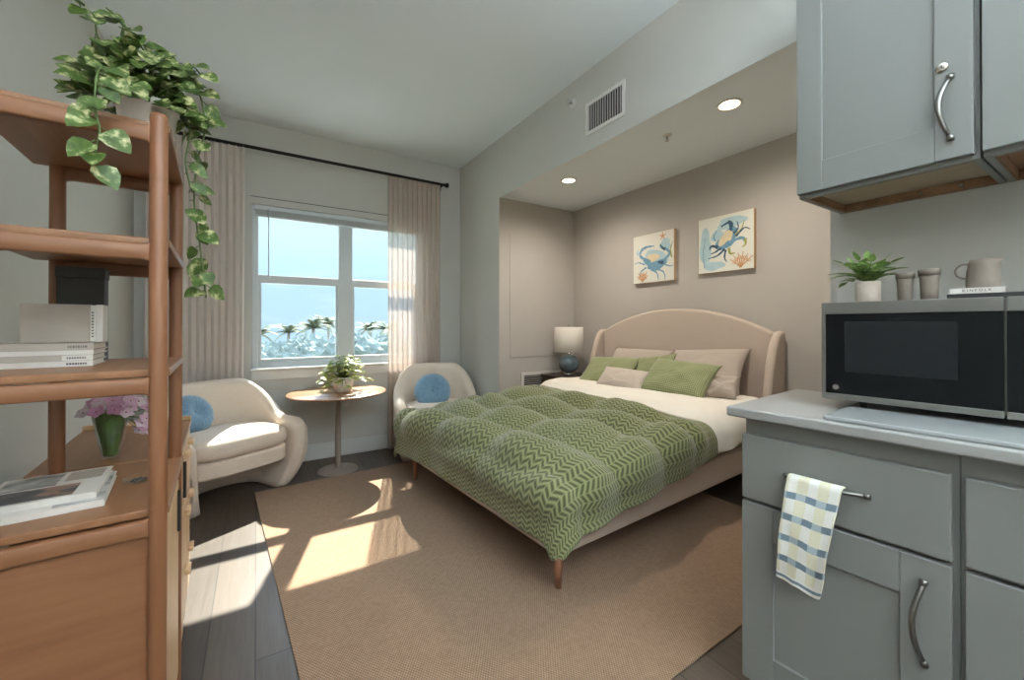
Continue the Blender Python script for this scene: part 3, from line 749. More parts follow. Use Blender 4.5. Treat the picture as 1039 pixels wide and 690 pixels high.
MB().rings([[(r * cos(k * 2 * pi / 56), r * sin(k * 2 * pi / 56), z) for k in range(56)] for r, z in ((.168, .265), (.170, .263), (.172, .265), (.166, .545), (.164, .547), (.162, .545), (.168, .265))], False).build('lamp_shade', 'lampwhite', lp, True)
MB().tube([(0, 0, .30), (0, 0, .56)], .003, 8).lathe([(0, .555), (.004, .556), (.0095, .566), (.007, .577), (0, .580)], n=16).build('finial', 'chrome', lp, True)
q = MB()
for k in range(3): q.tube([(0, 0, .535), (.163 * cos(k * 2.094), .163 * sin(k * 2.094), .54)], .002, 6)
q.build('shade_spider', 'chrome', lp, True)

# ------------------------------------------------------------------ bed (own frame: x towards the headboard, y across)
BO, BR, BW = (1.101, 1.376, .009), .071, 1.631
BM = Matrix.Translation(BO) @ Matrix.Rotation(BR, 4, 'Z')
bed = thing('bed', 'upholstered beige bed with arched winged headboard and wooden legs', 'bed', BO, BR)
for l, a in ((.03, .03), (.03, BW - .03), (2.12, .05), (2.12, BW - .05)):
    MB().lathe([(0, 0), (.013, 0), (.022, .155), (0, .155)], (l, a, 0), 18).build('leg', 'leg', bed, True)
bx(0, .045, 0, BW, .152, .315).build('foot_rail', 'beige', bed, bevel=.012, seg=3)
for a in (0, BW - .045): bx(.045, 2.17, a, a + .045, .152, .315).build('side_rail', 'beige', bed, bevel=.012, seg=3)
bx(.046, 2.165, .046, BW - .046, .22, .285).build('slat_base', 'leg', bed)
m = MB()
m.prism([(.05, .05, .287), (2.15, .05, .287), (2.15, .05, .602), (.05, .05, .428)], (0, BW - .10, 0)); m.build('mattress', 'fitted', bed, bevel=.05, seg=4)
n = 40; poly = [(2.17, 0, .16)] + [(2.17, a, 1.10 + .205 * (1 - abs(2 * a / BW - 1) ** 2.1)) for a in [BW * k / n for k in range(n + 1)]] + [(2.17, BW, .16)]
MB().prism(poly, (.075, 0, 0)).build('headboard', 'beige', bed, bevel=.022, seg=4)
for a in (-.062, BW + .001):
    pts = [(2.247, .10), (1.955, .10), (1.955, .45), (1.975, .64), (2.02, .84), (2.075, .99), (2.125, 1.075), (2.17, 1.108), (2.247, 1.115)]
    MB().prism([(l, a, z) for l, z in pts], (0, .061, 0)).build('headboard_wing', 'beige', bed, bevel=.024, seg=4)

def drape(p, q, top, r, lim, W=BW, flare=.10):
    dx = max(0, .02 - p); dy = max(0, .02 - q) if q < .02 else max(0, q - (W - .02)); sg = -1 if q < .02 else 1
    d = hypot(dx, dy)
    top = top + .066 * max(0, p) - .042 * sst(1.1, 1.6, q) * (1 - sst(.7, 1.25, p)) * (W > 1)
    if d < 1e-6: return Vector((p, q, top)), d
    t = min(d / r, pi / 2); out = r * sin(t); drop = r * (1 - cos(t)) + max(0, min(d, lim) - r * pi / 2)
    out += max(0, d - r) * (flare if sg < 0 or dy < dx else .02) * (1 + 1.2 * min(dx, dy) / (d + 1e-6))
    ux, uy = dx / d, dy / d * sg
    return Vector((max(p, .02) - ux * out, min(max(q, .02), W - .02) + uy * out, top - drop)), d
def cloth(name, mat, p0, p1, q0, q1, nu, nv, top, r, lim, puff, thick, seed, k0=0, k1=0):
    m = MB()
    def P(u, v):
        q = q0 + (q1 - q0) * v; w_ = 1 - min(1, max(0, q / BW)); a, b = p0 + k0 * w_, p1 + k1 * w_
        p_ = a + (b - a) * u
        if q < 0: q *= 1 - .22 * max(0, p_) / 1.3
        return p_, q
    dd = {}
    def fn(u, v):
        p, q = P(u, v); pos, d = drape(p, q, top, r, lim); dd[(round(u * nu), round(v * nv))] = (p, q, d); return pos
    g = m.grid(fn, nu, nv, lambda u, v: P(u, v)); m.b.normal_update()
    m.b.faces.ensure_lookup_table()
    if sum(f.normal.z for f in m.b.faces) < 0:
        for f in m.b.faces: f.normal_flip()
        m.b.normal_update()
    nrm = [[v.normal.copy() for v in row] for row in g]
    for i, row in enumerate(g):
        for j, v in enumerate(row):
            p, q, d = dd[(i, j)]; v.co += nrm[i][j] * puff(p, q, d)
    o = m.build(name, mat, None, True, solid=thick, soff=-1); o.matrix_world = BM
    md = o.modifiers.new('sub', 'SUBSURF'); md.levels = 1; md.render_levels = 1
    return o
def puff_duvet(p, q, d):
    n1 = noise.noise((p * 2.1, q * 2.1, 3)); n2 = noise.noise((p * 2.3 + 9, q * 2.0, 5))
    pp = p + .10 * n1 + .12 * q; qq = q + .12 * n2 - .10 * p
    c = (abs(sin(pi * pp / .30)) * .75 + .25) * (abs(sin(pi * qq / .52)) * .55 + .45)
    h = .125 * c ** .8
    h += .010 * noise.noise((p * 7, q * 7, 1)) + .004 * noise.noise((p * 19, q * 19, 2))
    h *= 1 - .75 * sst(1.06, 1.22, p + .13 * (1 - min(1, max(0, q / BW))))
    if d > .06: h = h * (1 - .8 * sst(.06, .22, d)) + .007 * sin((q if p < .02 else p) * 17 + 2 * n1) * sst(.06, .3, d)
    return h
dv = cloth('duvet', 'duvet', -.265, 1.31, -.255, BW + .17, 80, 96, .487, .10, .335, puff_duvet, .020, 1, 0, -.13)
tag(dv, 'green chevron quilted duvet spread over the bed, its corner hanging down', 'duvet')
sh = cloth('top_sheet', 'white_sheet', 1.285, 1.78, -.25, BW + .22, 26, 80, .498, .08, .30,
           lambda p, q, d: (.012 + .036 * sst(0, .10, p - 1.285 + .13 * (1 - min(1, max(0, q / BW))))) * (1 - .6 * sst(1.5, 1.75, p)) + .010 * noise.noise((p * 5, q * 4, 4)) + .010 * sst(.08, .25, d) * sin(p * 26 + q * 3), .016, 2, -.13, .14)
tag(sh, 'white top sheet folded back across the bed between duvet and pillows', 'sheet')

def pillow(name, mat, label, c, w, h, t, lean, roll, yaw, seed, group, crease=.012, uvs=1):
    m = MB()
    def side(sg):
        def fn(u, v):
            x, y = 2 * u - 1, 2 * v - 1
            X = w / 2 * x * (1 - .085 * (1 - y * y) * abs(x) ** 2); Y = h / 2 * y * (1 - .085 * (1 - x * x) * abs(y) ** 2)
            e = max(0, (1 - x * x) * (1 - y * y)); z = sg * t / 2 * e ** .42
            z += crease * e ** .3 * noise.noise((x * 2.2 + seed, y * 2.2, sg)) * 1.3 + crease * .5 * e * noise.noise((x * 6 + seed, y * 6, sg * 3))
            return (X, Y, z)
        return fn
    for sg in (1, -1): m.grid(side(sg), 30, 24, lambda u, v: (u * w, v * h))
    bmesh.ops.remove_doubles(m.b, verts=m.b.verts, dist=.0008)
    o = m.build(name, mat, None, True)
    # local x -> across bed (-y), local y -> up leaning towards headboard
    base = Matrix(((0, sin(lean), -cos(lean)), (-1, 0, 0), (0, cos(lean), sin(lean)))).to_4x4()
    o.matrix_world = BM @ Matrix.Translation(c) @ Matrix.Rotation(yaw, 4, 'Z') @ base @ Matrix.Rotation(roll, 4, 'Z')
    return tag(o, label, 'pillow', group)
G = 'pillows on the bed'
pillow('bed_pillow', 'greyp', 'warm grey pillow at the left of the headboard, behind the green pillow', (2.0, 1.10, .767), .66, .42, .15, .70, 0, 0, 1, G)
pillow('bed_pillow', 'greyp', 'large warm grey pillow leaning on the headboard at right', (1.98, .43, .787), .62, .46, .16, .74, .08, .05, 2, G)
pillow('bed_pillow', 'greyp', 'small warm grey pillow lying lowest at the far right, half hidden by green', (1.80, .225, .70), .28, .22, .10, .95, .16, .1, 6, G, .02)
pillow('throw_pillow', 'greenp', 'green woven pillow at the left end of the pillow row', (1.80, 1.25, .722), .56, .37, .13, .85, .05, .08, 3, G)
pillow('throw_pillow', 'greenp', 'green woven pillow peeking from behind the small beige cushion, in the middle', (1.875, .82, .755), .36, .36, .07, .72, .22, 0, 4, G)
pillow('throw_pillow', 'greenp', 'big green woven pillow in front of the grey one at right', (1.725, .50, .742), .56, .37, .14, .85, -.06, .06, 5, G)
pillow('lumbar_pillow', 'lumbar', 'small beige textured cushion in front of all the green pillows', (1.60, .935, .70), .45, .22, .11, .8, -.05, .10, 7, G, .008)

# ------------------------------------------------------------------ two crab pictures
def art(label, yc, zc, s, items):
    o = thing('canvas_picture', label, 'picture', (XB - .0005, yc, zc), -pi / 2, 'crab canvases over the bed')
    bx(-s / 2, s / 2, -.034, 0, -s / 2, s / 2).build('stretcher_edge', 'coralfab', o, bevel=.002)
    bx(-s / 2 + .002, s / 2 - .002, -.0352, -.0342, -s / 2 + .002, s / 2 - .002).build('canvas', 'canvas', o)
    lay = {}
    for k, (mat, kind, *a) in enumerate(items):
        m = lay.setdefault(mat, MB()); y = -.0353 - .00006 * k; y1 = -.0352
        X = lambda u, v: ((u - .5) * s, (.5 - v) * s)
        if kind == 'e':
            u, v, ru, rv, rot = a; pts = []
            for j in range(22):
                t_ = 2 * pi * j / 22; w_ = 1 + .10 * sin(3 * t_ + k) + .06 * sin(5 * t_)
                du, dv_ = ru * w_ * cos(t_), rv * w_ * sin(t_); x, z = X(u + du * cos(rot) - dv_ * sin(rot), v + du * sin(rot) + dv_ * cos(rot)); pts.append((x, y, z))
            m.prism(pts, (0, y1 - y, 0))
        else:
            pts, w0, w1 = a; P = smooth_path([(u, v, 0) for u, v in pts], 6); L_, R_ = [], []
            for j, p_ in enumerate(P):
                d = (P[min(j + 1, len(P) - 1)] - P[max(j - 1, 0)]).normalized(); w_ = (w0 + (w1 - w0) * j / (len(P) - 1)) / 2
                w_ *= 1 + .15 * sin(j * 1.7)
                a0, a1 = X(p_.x - d.y * w_, p_.y + d.x * w_), X(p_.x + d.y * w_, p_.y - d.x * w_); L_.append((a0[0], y, a0[1])); R_.append((a1[0], y, a1[1]))
            for j in range(len(P) - 1): m.prism([L_[j], L_[j + 1], R_[j + 1], R_[j]], (0, y1 - y, 0))
    nm = {'blueink': 'blue_paint', 'navyink': 'navy_paint', 'paleink': 'pale_wash', 'creamink': 'cream_paint', 'oliveink': 'olive_paint', 'coralink': 'coral_paint'}
    for mat, m in lay.items(): m.build(nm[mat], mat, o)
def coral(u, v, sc, mat='coralink', n=6, seed=1):
    rr = random.Random(seed); out = []
    for k in range(n):
        a = -pi / 2 + (k - (n - 1) / 2) * .34; L = sc * rr.uniform(.7, 1.1); e = (u + L * cos(a), v + L * sin(a)); md = (u + L * .5 * cos(a * .9 - .15), v + L * .5 * sin(a))
        out.append((mat, 'r', [(u, v), md, e], .022, .012))
        for sg in (-1, 1): out.append((mat, 'r', [md, (md[0] + .3 * L * cos(a + sg * .6), md[1] + .3 * L * sin(a + sg * .6))], .014, .009))
    return out
def star(u, v, r): return [('coralink', 'r', [(u, v), (u + r * sin(k * 1.2566), v - r * cos(k * 1.2566))], .035, .008) for k in range(5)]
A1 = [('paleink', 'e', .80, .28, .13, .12, .2), ('paleink', 'e', .55, .52, .30, .17, .1), ('creamink', 'e', .50, .50, .16, .08, 0), ('blueink', 'e', .60, .66, .24, .095, -.15), ('blueink', 'e', .36, .56, .10, .06, .5), ('navyink', 'e', .70, .62, .07, .035, .2),
      ('blueink', 'r', [(.36, .55), (.18, .42), (.22, .30)], .06, .05), ('blueink', 'r', [(.22, .30), (.36, .26), (.54, .27)], .07, .02), ('paleink', 'r', [(.18, .40), (.10, .36), (.14, .28)], .05, .02),
      ('blueink', 'r', [(.78, .58), (.90, .46), (.78, .34)], .06, .05), ('navyink', 'r', [(.80, .38), (.72, .32), (.68, .26)], .06, .02), ('blueink', 'r', [(.30, .62), (.14, .56), (.03, .58)], .03, .012), ('blueink', 'r', [(.34, .68), (.20, .76), (.16, .90)], .04, .012),
      ('blueink', 'r', [(.46, .74), (.60, .82), (.64, .97)], .045, .014), ('blueink', 'r', [(.62, .75), (.76, .82), (.80, .97)], .04, .012), ('blueink', 'r', [(.80, .68), (.92, .72), (.98, .70)], .03, .01), ('oliveink', 'r', [(.95, .55), (.92, .40), (.97, .24)], .035, .01)]
art('smaller-looking square blue crab canvas with starfish, left of the two', 2.667, 1.836, .488, A1 + star(.74, .10, .085) + coral(.24, .97, .24, seed=3))
A2 = [('paleink', 'e', .14, .52, .11, .34, 0), ('paleink', 'e', .62, .16, .26, .10, -.1), ('paleink', 'e', .30, .88, .2, .08, 0), ('blueink', 'e', .54, .44, .24, .13, -.75), ('creamink', 'e', .52, .42, .16, .085, -.75), ('paleink', 'e', .36, .34, .12, .09, -.5), ('blueink', 'e', .56, .53, .08, .05, -.6),
      ('navyink', 'r', [(.62, .30), (.58, .16), (.44, .20)], .05, .03), ('navyink', 'r', [(.62, .24), (.62, .17), (.56, .12)], .08, .02), ('navyink', 'r', [(.66, .36), (.74, .28), (.72, .16)], .035, .012), ('oliveink', 'r', [(.69, .38), (.80, .30), (.84, .16)], .03, .01), ('navyink', 'r', [(.70, .42), (.84, .30), (.94, .34)], .035, .012),
      ('blueink', 'r', [(.66, .48), (.80, .46), (.86, .52)], .05, .05), ('oliveink', 'r', [(.86, .48), (.86, .58), (.80, .62)], .05, .012), ('navyink', 'r', [(.50, .60), (.38, .70), (.20, .74)], .045, .012), ('navyink', 'r', [(.52, .62), (.50, .76), (.54, .84)], .04, .012), ('navyink', 'r', [(.44, .58), (.32, .64), (.24, .66)], .04, .012), ('oliveink', 'r', [(.58, .60), (.60, .70), (.68, .70)], .05, .02), ('navyink', 'r', [(.38, .56), (.26, .52), (.22, .58)], .06, .02), ('blueink', 'r', [(.34, .44), (.30, .36), (.36, .26)], .03, .012),
      ('blueink', 'r', [(.12, .90), (.10, .6), (.14, .36)], .012, .006)]
art('square blue crab canvas with orange coral at lower right, right of the two', 1.935, 1.857, .478, A2 + coral(.78, .96, .25, seed=5))

# ------------------------------------------------------------------ kitchen base run (own frame: x along the run, y into the wall)
KO, KR = (1.242, .717, 0), .08 - pi / 2
KM = Matrix.Translation(KO) @ Matrix.Rotation(KR, 4, 'Z')
def kloc(x, y, z): return tuple(KM @ Vector((x, y, z)))
def pull(p0, p1, out, parent, name='pull', mat='pull'):
    p0, p1, out = Vector(p0), Vector(p1), Vector(out); d = (p1 - p0).normalized(); pts = []; rad = []; side_ = Vector((-.017, 0, 0)) if abs(d.z) > .5 else Vector((0, 0, 0))
    for k in range(17):
        t_ = k / 16; pts.append(p0.lerp(p1, t_) + out * (sin(pi * t_) ** .75) + side_ * sin(pi * t_)); rad.append(.0042 + .0020 * sin(pi * t_))
    m = MB().tube(pts, rad, 10)
    for p_, s_ in ((p0, 1), (p1, -1)):
        q = [p_ - d * s_ * .006 + out.normalized() * .001, p_ + out.normalized() * .004, p_ + d * s_ * .006 + out * .28]
        m.tube(q, [.0075, .0078, .0045], 12)
    return m.build(name, mat, parent, True)
def shaker(x0, x1, z0, z1, y, parent, st=.086, tr=.10, th=.02):
    m = MB().box(x0, x0 + st, y, y + th, z0, z1).box(x1 - st, x1, y, y + th, z0, z1).box(x0 + st, x1 - st, y, y + th, z1 - tr, z1).box(x0 + st, x1 - st, y, y + th, z0, z0 + tr)
    d = m.build('door', 'cab', parent, bevel=.0022)
    bx(x0 + st - .004, x1 - st + .004, y + .009, y + .014, z0 + tr - .004, z1 - tr + .004).build('panel', 'cab', d)
    return d
ct = MB().prism([(0, 0, .884), (1.32, 0, .884), (1.32, .465, .884), (0, .572, .884)], (0, 0, .03)).build('countertop', 'counter', bevel=.006, seg=3)
ct.matrix_world = KM; tag(ct, 'pale grey countertop running along the kitchen wall under the microwave', 'countertop')
def base_unit(x0, x1, label, pulls):
    o = thing('base_cabinet', label, 'cabinet', KO, KR)
    e0 = -.003 if pulls else .0075
    bx(x0, x1, .052, .46, .10, .8835).build('carcass', 'cab', o, bevel=.002)
    bx(x0 + .003, x1 - .003, .11, .45, 0, .0995).build('toe_kick', 'cab', o)
    d = bx(x0 + e0, x1 - .0115, .030, .0515, .636, .832).build('drawer', 'cab', o, bevel=.004, seg=3)
    pull((x0 + .121, .029, .737), (x0 + .297, .029, .737), (0, -.028, 0), d)
    dd = shaker(x0 + e0, x1 - .0115, .085, .626, .030, o)
    pull((x1 - .055, .029, .572), (x1 - .055, .029, .388), (0, -.030, 0), dd)
base_unit(.036, .4884, 'grey base cabinet with towel on its drawer pull, at the counter end', 1)
base_unit(.4887, .95, 'second grey base cabinet, cut off by the photo edge, beside the towel cabinet', 0)

# towel over the drawer pull
m = MB(); TWn, TLn = 18, 60
def tw(u, v):
    s = v * .35; bk, rr_ = .045, .0075
    lean = max(0, s - bk) / .29
    w0 = .124 - .022 * lean; xc = .2345 - .036 * lean
    if s < bk: w0 *= .8; xc -= .006
    if s < bk: y, z = .0235 - .008 * (s / bk), .745 - (bk - s)
    elif s < bk + rr_ * pi: a = (s - bk) / rr_; y, z = .0015 + .0145 * cos(a) , .745 + rr_ * sin(a)
    else: k = s - bk - rr_ * pi; y, z = -.013 - .02 * k - .012 * sin(pi * min(1, k / .28)), .745 - k
    wv = .004 * sin(u * 11 + lean * 3) * lean + .005 * sin(u * 5 + 1) * lean + .005 * noise.noise((u * 3, v * 5, 2))
    zz = z - .012 * (u) * lean + (.010 * (abs(u - .75) < .25) * lean * -sin((u - .5) * 2 * pi))
    return (xc + (u - .5) * w0 + .004 * noise.noise((u * 2, v * 4, 8)), y - (wv if s > bk + rr_ * pi else 0), zz)
m.grid(tw, TWn, TLn, lambda u, v: (u * .125, max(0, v * .35 - .065)))
o = m.build('tea_towel', 'towel', None, True, solid=.005, soff=0); o.matrix_world = KM
md = o.modifiers.new('sub', 'SUBSURF'); md.levels = 1; md.render_levels = 1
tag(o, 'plaid tea towel in white, blue and yellow hanging over the drawer pull', 'towel')

# glass board and microwave
o = MB().prism([(.245, .018, .9143), (.98, .018, .9143), (.98, .40, .9143), (.245, .40, .9143)], (0, 0, .0115)).build('glass_board', 'board', bevel=.003)
o.matrix_world = KM; tag(o, 'flat grey glass board on the counter beneath the microwave', 'board')
mw = thing('microwave', 'steel framed black microwave on the counter, houseplant and cups on top', 'microwave', KO, KR)
X0, X1, Y0, Y1, Z0, Z1 = .187, .70, .21, .475, .9445, 1.2335
bx(X0 + .004, X1 - .004, Y0 + .025, Y1, Z0 + .004, Z1 - .002).build('housing', 'steel', mw, bevel=.004)
m = MB().box(X0, .544, Y0, Y0 + .022, Z1 - .034, Z1).box(X0, .544, Y0, Y0 + .022, Z0, Z0 + .017).box(X0, X0 + .010, Y0, Y0 + .022, Z0 + .017, Z1 - .034)
md_ = m.build('door_frame', 'steel', mw, bevel=.002)
g_ = bx(X0 + .0102, .544, Y0 + .003, Y0 + .020, Z0 + .0172, Z1 - .0342).build('door_glass', 'black', mw)
bx(.243, .470, Y0 + .0022, Y0 + .0029, 1.027, 1.176).build('window_mesh', 'blackwin', g_)
bx(.548, X1, Y0, Y0 + .022, Z1 - .034, Z1).build('control_frame', 'steel', mw, bevel=.002); bx(.548, X1, Y0, Y0 + .022, Z0, Z0 + .017).build('control_frame', 'steel', mw, bevel=.002)
bx(.548, X1, Y0 + .003, Y0 + .020, Z0 + .0172, Z1 - .0342).build('control_panel', 'black', mw)
for x in (.28, .64):
    for y in (.24, .36): MB().lathe([(0, 0), (.010, 0), (.012, .018), (0, .018)], (x, y, .9262), 14).build('foot', 'blackm', mw, True)
def text(s, size, mat, parent, xf, name='lettering', ext=.0004):
    cu = bpy.data.curves.new(name, 'FONT'); cu.body = s; cu.size = size; cu.align_x = 'CENTER'; cu.align_y = 'CENTER'; cu.extrude = ext
    tmp = bpy.data.objects.new('tmp_text', cu); COL.objects.link(tmp)
    me = bpy.data.meshes.new_from_object(tmp.evaluated_get(bpy.context.evaluated_depsgraph_get())); bpy.data.objects.remove(tmp); bpy.data.curves.remove(cu)
    o = bpy.data.objects.new(name, me); COL.objects.link(o); me.materials.clear(); me.materials.append(M[mat]); o.parent = parent; o.matrix_local = xf; return o
UP = Matrix.Rotation(pi / 2, 4, 'X')
em = MB().lathe([(0, 0), (.0078, 0), (.0078, .0012), (.0064, .0012), (.006, .0006), (0, .0006)], n=28).build('emblem', 'ink', g_, True, xf=Matrix.Translation((.2215, Y0 + .003, .981)) @ UP)
text('GE', .0078, 'steel', em, Matrix.Translation((0, 0, .0012)))

# things standing on the microwave
ZM = 1.2340
p = thing('potted_plant', 'small green plant in a speckled pot on the left end of the microwave', 'plant', kloc(.281, .285, ZM), .3)
MB().lathe([(0, 0), (.027, 0), (.0295, .003), (.0300, .061), (.0275, .061), (.0275, .052), (0, .05)], n=32).build('pot', 'speck', p, True)
lm, vm = MB(), MB()
for k in range(17):
    a = k * 2.399; e = (k + 1) / 17; tilt = .25 + 1.0 * e; L = .075 + .02 * R.random()
    pts = []
    for q in range(6):
        t_ = q / 5; an = tilt * (.5 + .6 * t_); pts.append(Vector((cos(a) * sin(an) * L * t_, sin(a) * sin(an) * L * t_, .05 + cos(an) * L * t_ * 1.05 )))
    vm.tube(pts, [.0018, .0017, .0015, .0012, .001, .0008], 5)
    for q in range(1, 6):
        dirv = (pts[q] - pts[q - 1]).normalized(); sd = dirv.cross(Vector((0, 0, 1))); sd = sd.normalized() if sd.length > .01 else Vector((1, 0, 0))
        for sg in ((-1, 1) if q < 5 else (0,)): lm.leaf(pts[q], dirv * .8 + sd * sg * .9, (0, 0, 1), .033, .019, .05, .1)
vm.build('plant_stems', 'stem', p, True); lm.build('foliage', 'zz', p, True)
def cup(label, x, y, r, h):
    o = thing('clay_cup', label, 'cup', kloc(x, y, ZM), .2, 'clay cups on the microwave')
    MB().rings([[(q * cos(k * 2 * pi / 32), q * sin(k * 2 * pi / 32), z) for k in range(32)] for q, z in ((.0005, 0), (r * .76, 0), (r * .80, .002), (r * .86, h * .55), (r * .92, h * .72), (r * 1.0, h), (r * .92, h), (r * .84, h * .7), (r * .72, .005), (.0005, .004))], False).build('body', 'clay', o, True)
    MB().lathe([(r * .985, h * .80), (r * 1.02, h * .80), (r * 1.045, h), (r * 1.0, h + .001)], n=32, cap=False).build('rim_band', 'clay', o, True)
cup('shorter grey clay cup next to the small plant on the microwave', .363, .28, .0195, .077)
cup('taller grey clay cup between the shorter cup and the jug', .411, .28, .0215, .083)
def mbook(label, x0, x1, h, z, cov, inkm, word=None):
    o = thing('thin_book', label, 'book', kloc((x0 + x1) / 2, .30, z), KR, 'books under the jug'); w_ = x1 - x0
    MB().box(-w_ / 2, w_ / 2, -.05, .05, 0, .0012).box(-w_ / 2, w_ / 2, -.05, .05, h - .0012, h).box(-w_ / 2, w_ / 2, -.05, -.0485, .0012, h - .0012).build('cover', cov, o)
    bx(-w_ / 2 + .002, w_ / 2 - .002, -.048, .048, .0013, h - .0013).build('pages', 'paper', o)
    if word: text(word, h * .62, inkm, o, Matrix.Translation((.0, -.0503, h / 2)) @ UP, 'spine_lettering', .0002)
    return o
mbook('thin black book underneath, lying on the microwave below the white one', .447, .583, .0118, ZM + .0003, 'blackm', 'paper')
b2 = mbook('thin white book with dark spine letters lying under the clay jug', .452, .545, .0138, ZM + .0126, 'bookwhite', 'inkdark', 'K I N F O L K')
j = thing('clay_jug', 'grey-brown clay jug with a loop handle standing on the two books', 'jug', kloc(.506, .295, ZM + .0266), KR)
m = MB(); rings = []
for r_, z_ in ((.0005, 0), (.028, 0), (.030, .003), (.0305, .02), (.029, .042), (.0255, .062), (.0235, .073), (.021, .073), (.0235, .06), (.026, .04), (.027, .006), (.0005, .005)):
    sp = sst(.055, .073, z_) * .012
    rings.append([(r_ * cos(k * 2 * pi / 40) + sp * max(0, cos(k * 2 * pi / 40)) ** 6, r_ * sin(k * 2 * pi / 40), z_) for k in range(40)])
m.rings(rings, False); m.build('body', 'clay', j, True)
MB().tube([(-.024, 0, .064)] + [(-.029 - .019 * sin(a), 0, .046 + .019 * cos(a)) for a in [.25 + k * (pi - .5) / 12 for k in range(13)]] + [(-.0285, 0, .026)], .0024, 8).build('handle', 'clay', j, True)

# ------------------------------------------------------------------ wall cabinets (frame: x along the run, y into the wall)
UO, UR = (1.4685, .615, 0), -pi / 2
def wall_unit(x0, x1, label, lock):
    o = thing('wall_cabinet', label, 'cabinet', UO, UR); zb, zt_ = 1.572, 2.42
    m = MB().box(x0, x0 + .014, .0205, .345, zb, zt_).box(x1 - .014, x1, .0205, .345, zb, zt_).box(x0 + .014, x1 - .014, .0205, .040, zb, zb + .045).box(x0 + .014, x1 - .014, .0205, .345, zt_ - .02, zt_)
    m.box(x0 + .014, x1 - .014, .335, .345, zb + .04, zt_ - .02); m.build('carcass', 'cab', o, bevel=.0012)
    bx(x0 + .0142, x1 - .0142, .0402, .334, zb + .026, zb + .038).build('bottom_panel', 'particle' if lock else 'rawwood', o)
    bx(x0 + .0142, x1 - .0142, .0402, .046, zb + .001, zb + .0255).build('inner_rail', 'rawwood', o)
    bx(x0 + .0142, x0 + .02, .0465, .318, zb + .001, zb + .0255).build('side_cleat', 'rawwood', o)
    hr = bx(x0 + .0142, x1 - .0142, .318, .344, zb + .001, zb + .0255).build('hanging_rail', 'rawwood', o)
    for xx in ((.216, .304) if lock else (x0 + .2,)):
        MB().lathe([(0, 0), (.0065, 0), (.006, .002), (.003, .003), (0, .003)], n=14).build('screw', 'lockm', hr, True, xf=Matrix.Translation((xx, .318, zb + .013)) @ UP)
    d = shaker(x0 + .0005, x1 - .008, 1.583, 2.41, 0, o, .068, .09)
    if lock:
        k_ = MB().lathe([(0, 0), (.0125, 0), (.0125, .002), (.010, .005), (.006, .006), (0, .006)], n=28).build('cam_lock', 'lockm', d, True, xf=Matrix.Translation((.328, 0, 1.818)) @ UP)
        MB().box(-.0012, .0012, -.0035, .0035, .006, .0066).build('key_slot', 'inkdark', k_)
        pull((.343, -.001, 1.784), (.343, -.001, 1.634), (0, -.028, 0), d)
    else: pull((x1 - .045, -.001, 1.784), (x1 - .045, -.001, 1.634), (0, -.028, 0), d)
wall_unit(0, .389, 'grey wall cabinet with a round lock and arched pull, left of two', True)
wall_unit(.3935, .86, 'second grey wall cabinet, cut off by the right photo edge, lacking a lock', False)

# ------------------------------------------------------------------ outside: ground far below, trees, palms, a white roof
GZ = -9.0
bx(-150, 150, 5, 260, GZ - .5, GZ).build('ground', 'ground', kind=ST)
def tree(label, x, y, h, r, seed):
    o = thing('shade_tree', label, 'tree', (x, y, GZ), 0, 'hazy trees beyond the window')
    MB().tube([(0, 0, 0), (.15, .05, h * .35), (0, 0, h * .6)], [.3, .24, .16], 8).build('trunk', 'bark', o, True)
    m = MB(); rr = random.Random(seed)
    for k in range(7):
        c = Vector((rr.uniform(-.5, .5) * r, rr.uniform(-.5, .5) * r, h - r * rr.uniform(.35, .75))); q = r * rr.uniform(.42, .62)
        rings = []
        for a in range(15):
            th = pi * a / 14; ring = []
            for b_ in range(22):
                ph = 2 * pi * b_ / 22; n_ = Vector((sin(th) * cos(ph), sin(th) * sin(ph), cos(th)))
                ring.append(c + n_ * q * (1 + .38 * noise.noise(n_ * 4.5 + c) + .22 * noise.noise(n_ * 11 + c)))
            rings.append(ring)
        m.rings(rings, False)
    m.build('crown', 'tree', o)
tl = 'hazy broad tree outside the window, '
for i, (k, y, lab) in enumerate(((-.05, 27, 'at the left window edge'), (.0, 35, 'under the leftmost palm'), (.045, 23, 'under the second palm'), (.085, 38, 'between the second palm and the tall pair'), (.125, 29, 'under the tall pair of palms'),
        (.178, 58, 'hidden behind the upright window bar'), (.205, 23, 'just right of the upright window bar'), (.25, 34, 'under the palm right of the window bar'), (.295, 26, 'at the edge of the sheer curtain'), (.345, 38, 'behind the sheer curtain'))):
    h, r = 10.35 - .048 * y + (.25 if i % 3 == 0 else 0), .058 * y + .25
    tree(tl + lab, k * y, y, h, r, i)
